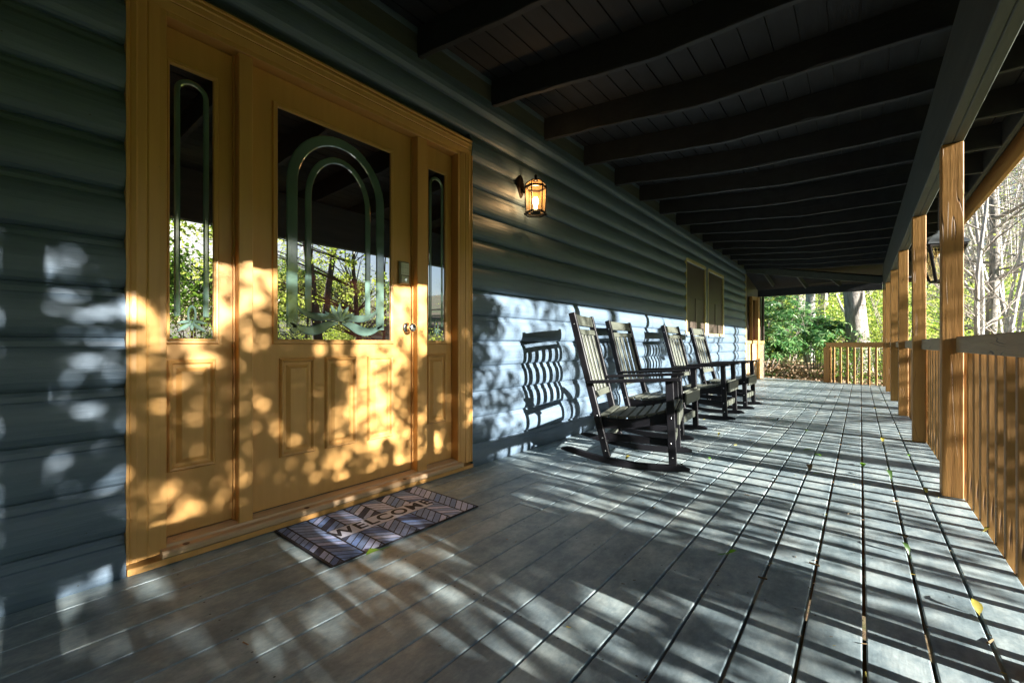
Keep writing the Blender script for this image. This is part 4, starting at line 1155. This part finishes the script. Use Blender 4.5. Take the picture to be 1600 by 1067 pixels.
# trees on the sunny side (seen in the door glass, and giving the dappled shade)
shadeT = [(6.9, -1.2, .5), (8.3, -3.4, .9)]
def canopy(name, seed, cx, cy, n, ysig, y0, y1, z0, z1, leafm, label, L=.14, H=7.5):
    """low-branched leafy tree: its leaves hang in clumps between the given heights"""
    rg = random.Random(seed); g = gz(cx, cy); t = empty(name, (cx, cy, g)); tag(t, label, 'tree')
    tr = MB(); pts = [Vector((0, 0, -.2))]; rs = [.13]
    for i in range(10): pts.append(pts[-1]+Vector((rg.uniform(-.08, .08), rg.uniform(-.08, .08), H/10))); rs.append(.12*(1-.09*(i+1)))
    tr.tube(pts, rs, 9, False); cr = MB(); cl = []
    for i in range(int((y1-y0)*(z1-z0)*(8.5 if n > 5000 else 2.5))):
        e = Vector((rg.uniform(-.9, .9), rg.uniform(y0, y1)-cy, rg.uniform(z0, z1)-g)); k = rg.randint(1, 6); p = pts[min(9, max(1, int((e.z-.3)/H*10)))]
        m1 = p.lerp(e, .5)+Vector((rg.uniform(-.2, .2), rg.uniform(-.2, .2), .15)); cr.tube([p, m1, e], [.022, .012, .004], 5, False); cl.append((e, rg.choice([.10, .17, .28])))
    cr.m = [0]*len(cr.f); cr.mi = 1
    for _ in range(n):
        e, s = rg.choice(cl); p = e+Vector((rg.gauss(0, s), rg.gauss(0, s), rg.gauss(0, s*.75)))
        w = p.y+cy
        if w > y1-.7 and p.z+g > 2 and rg.random() < (w-(y1-.7))/.8: continue
        leafq(cr, p, L*rg.uniform(.7, 1.3), L*.62, rg)
    cr.mi = 0
    for _ in range(420 if n > 5000 else 40):
        e, s = rg.choice(cl); q = e+Vector((rg.gauss(0, .3), rg.gauss(0, .4), rg.gauss(0, .3))); d = Vector((rg.gauss(0, .3), rg.gauss(0, 1), rg.gauss(0, 1))).normalized()
        cr.tube([q, q+d*.22+Vector((0, 0, .03)), q+d*.45], [.007, .005, .003], 4, False)
    tr.build('trunk', M['dark_bark'], t, smooth=True, fix=False); cr.build('crown', [M['dark_bark'], leafm], t, fix=False)
rg = random.Random(17)
TE = tree_meshes(45, 9, .2, M['dark_bark'], M['leaf_mid'], 7000, .34, limbs=26, clear=.12, depth=2, lspread=.7)
canopy('leafy_tree', 81, 4.4, -1.6, 60000, 0, -3.4, 2.45, .35, 3.6, M['leaf_mid'], 'low branched leafy tree beside the porch steps, throwing dappled shade on the door', L=.085)
canopy('leafy_tree', 82, 7.6, 7.4, 2300, 0, 2.2, 9.4, 1.8, 4.3, M['leaf_spring'], 'thinly leafed tree out from the third post, mottling the light on the wall', L=.11)
for i in range(16):  # unseen trees added to hold back low sky light in the porch
    x = 4+rg.random()*22; y = -13-rg.random()*14-x*.3
    place_tree(TE, x, y, i*1.7, rg.uniform(.9, 1.5), 'dense_tree', 'added dense leafy tree blocking low sky behind the camera end of the porch', 'tree', 'added trees behind the near end of the porch')
canopy('leafy_tree', 83, 8.6, -5.4, 15000, 0, -9, -2.4, .8, 5.5, M['leaf_dark'], 'added dark leafy tree blocking low sky past the near end of the porch')  # unseen leaf mass added to cut sky fill on the near wall
# small bare trees and low bushes in the clearing, a belt of full trees far behind it
TC = tree_meshes(41, 6.5, .07, M['dark_bark'], M['leaf_spring'], 160, .05, limbs=7, clear=.3, depth=2)
for i, (x, y, s) in enumerate([(9.5, 9.6, 1.0), (14, 7.0, .9), (12.5, 12.5, 1.1)]):
    place_tree(TC, x, y, i*2.1+.4, s, 'bare_tree', ['thin dark bare tree at the middle of the clearing', 'thin dark bare tree farther out in the clearing', 'thin dark bare tree on the uphill edge of the clearing'][i])
TD = tree_meshes(42, 15, .19, M['dark_bark'], M['leaf_spring'], 1200, .07, limbs=12, clear=.55, lean=.08)
place_tree(TD, 10.2, 7.7, .3, 1.0, 'dark_tree', 'thick dark leaning trunk mirrored in the middle of the door glass')
place_tree(TD, 15.5, 3.0, 2.3, 1.0, 'dark_tree', 'dark trunk far out on the near side of the clearing')
place_tree(TD, 13.4, 9.4, 4.3, .9, 'dark_tree', 'second dark trunk behind the leaning one, mirrored at the right of the door glass')
for i, (x, y, s) in enumerate([(17.5, 10.6, .85), (21, 15.5, 1.0), (24, 11.2, 1.0)]): place_tree(tree_meshes(46+i, 10, .09, M['dark_bark'], M['leaf_spring'], 1900, .11, limbs=14, clear=.15, lspread=.4), x, y, i*2., s, 'sapling', ['nearest leafy yellow green sapling across the clearing', 'uphill leafy yellow green sapling across the clearing', 'farthest leafy yellow green sapling across the clearing'][i])
shrub('holly_tree', 98, 12.2, 4.3, 1.2, 1.2, 4.3, M['leaf_dark'], 5200, .08, .05, 'dark dense evergreen mirrored in the left sidelight', 'tree', bark=M['dark_bark'])
rg = random.Random(5); cnt = 0
while cnt < 64:
    x = rg.uniform(42, 75); y = rg.uniform(-34, 70)
    nm, me = rg.choice([('dense_tree', TE), ('dense_tree', TE), ('dark_tree', T4)]); H = 13 if me is TE else 17
    place_tree(me, x, y, rg.uniform(0, 6), min(1.25, (.265*x-1.6-gz(x, y))/H)*rg.uniform(.85, 1), nm, 'woodland tree far across the clearing, mirrored in the door glass', 'tree', 'trees facing the porch'); cnt += 1
for i, (x, y, rx, h, mt, lab) in enumerate([(26, 14, 3.2, 6.0, 'leaf_spring', 'tall spring green thicket at the far edge of the clearing'), (30, 21, 3.6, 7.0, 'leaf_spring', 'highest yellow green thicket uphill of the clearing'), (11, 8.6, 1.1, 2.6, 'leaf_spring', 'slim yellow green sapling clump by the leaning dark trunk'), (9.5, 6.0, 1.3, 1.5, 'leaf_spring', 'round spring green bush nearest the steps in the clearing'), (13, 9.5, 1.8, 2.3, 'leaf_spring', 'wide spring green bush in the middle of the clearing'), (8, 11, 1.3, 1.7, 'leaf_spring', 'yellow green bush beyond the far posts'),
        (17, 7.5, 2.2, 3.2, 'leaf_spring', 'tall yellow green thicket at the back of the clearing'), (15, 3.5, 1.6, 2.2, 'leaf_mid', 'mid green bush on the near side of the clearing'), (20, 13, 2.6, 3.6, 'leaf_spring', 'largest spring green thicket, far uphill'), (24, 8, 2.8, 4.2, 'leaf_mid', 'mid green thicket farthest out')]):
    shrub('spring_shrub', 90+i, x, y, rx, rx*.9, h, M[mt], 3200, .085, .06, lab)
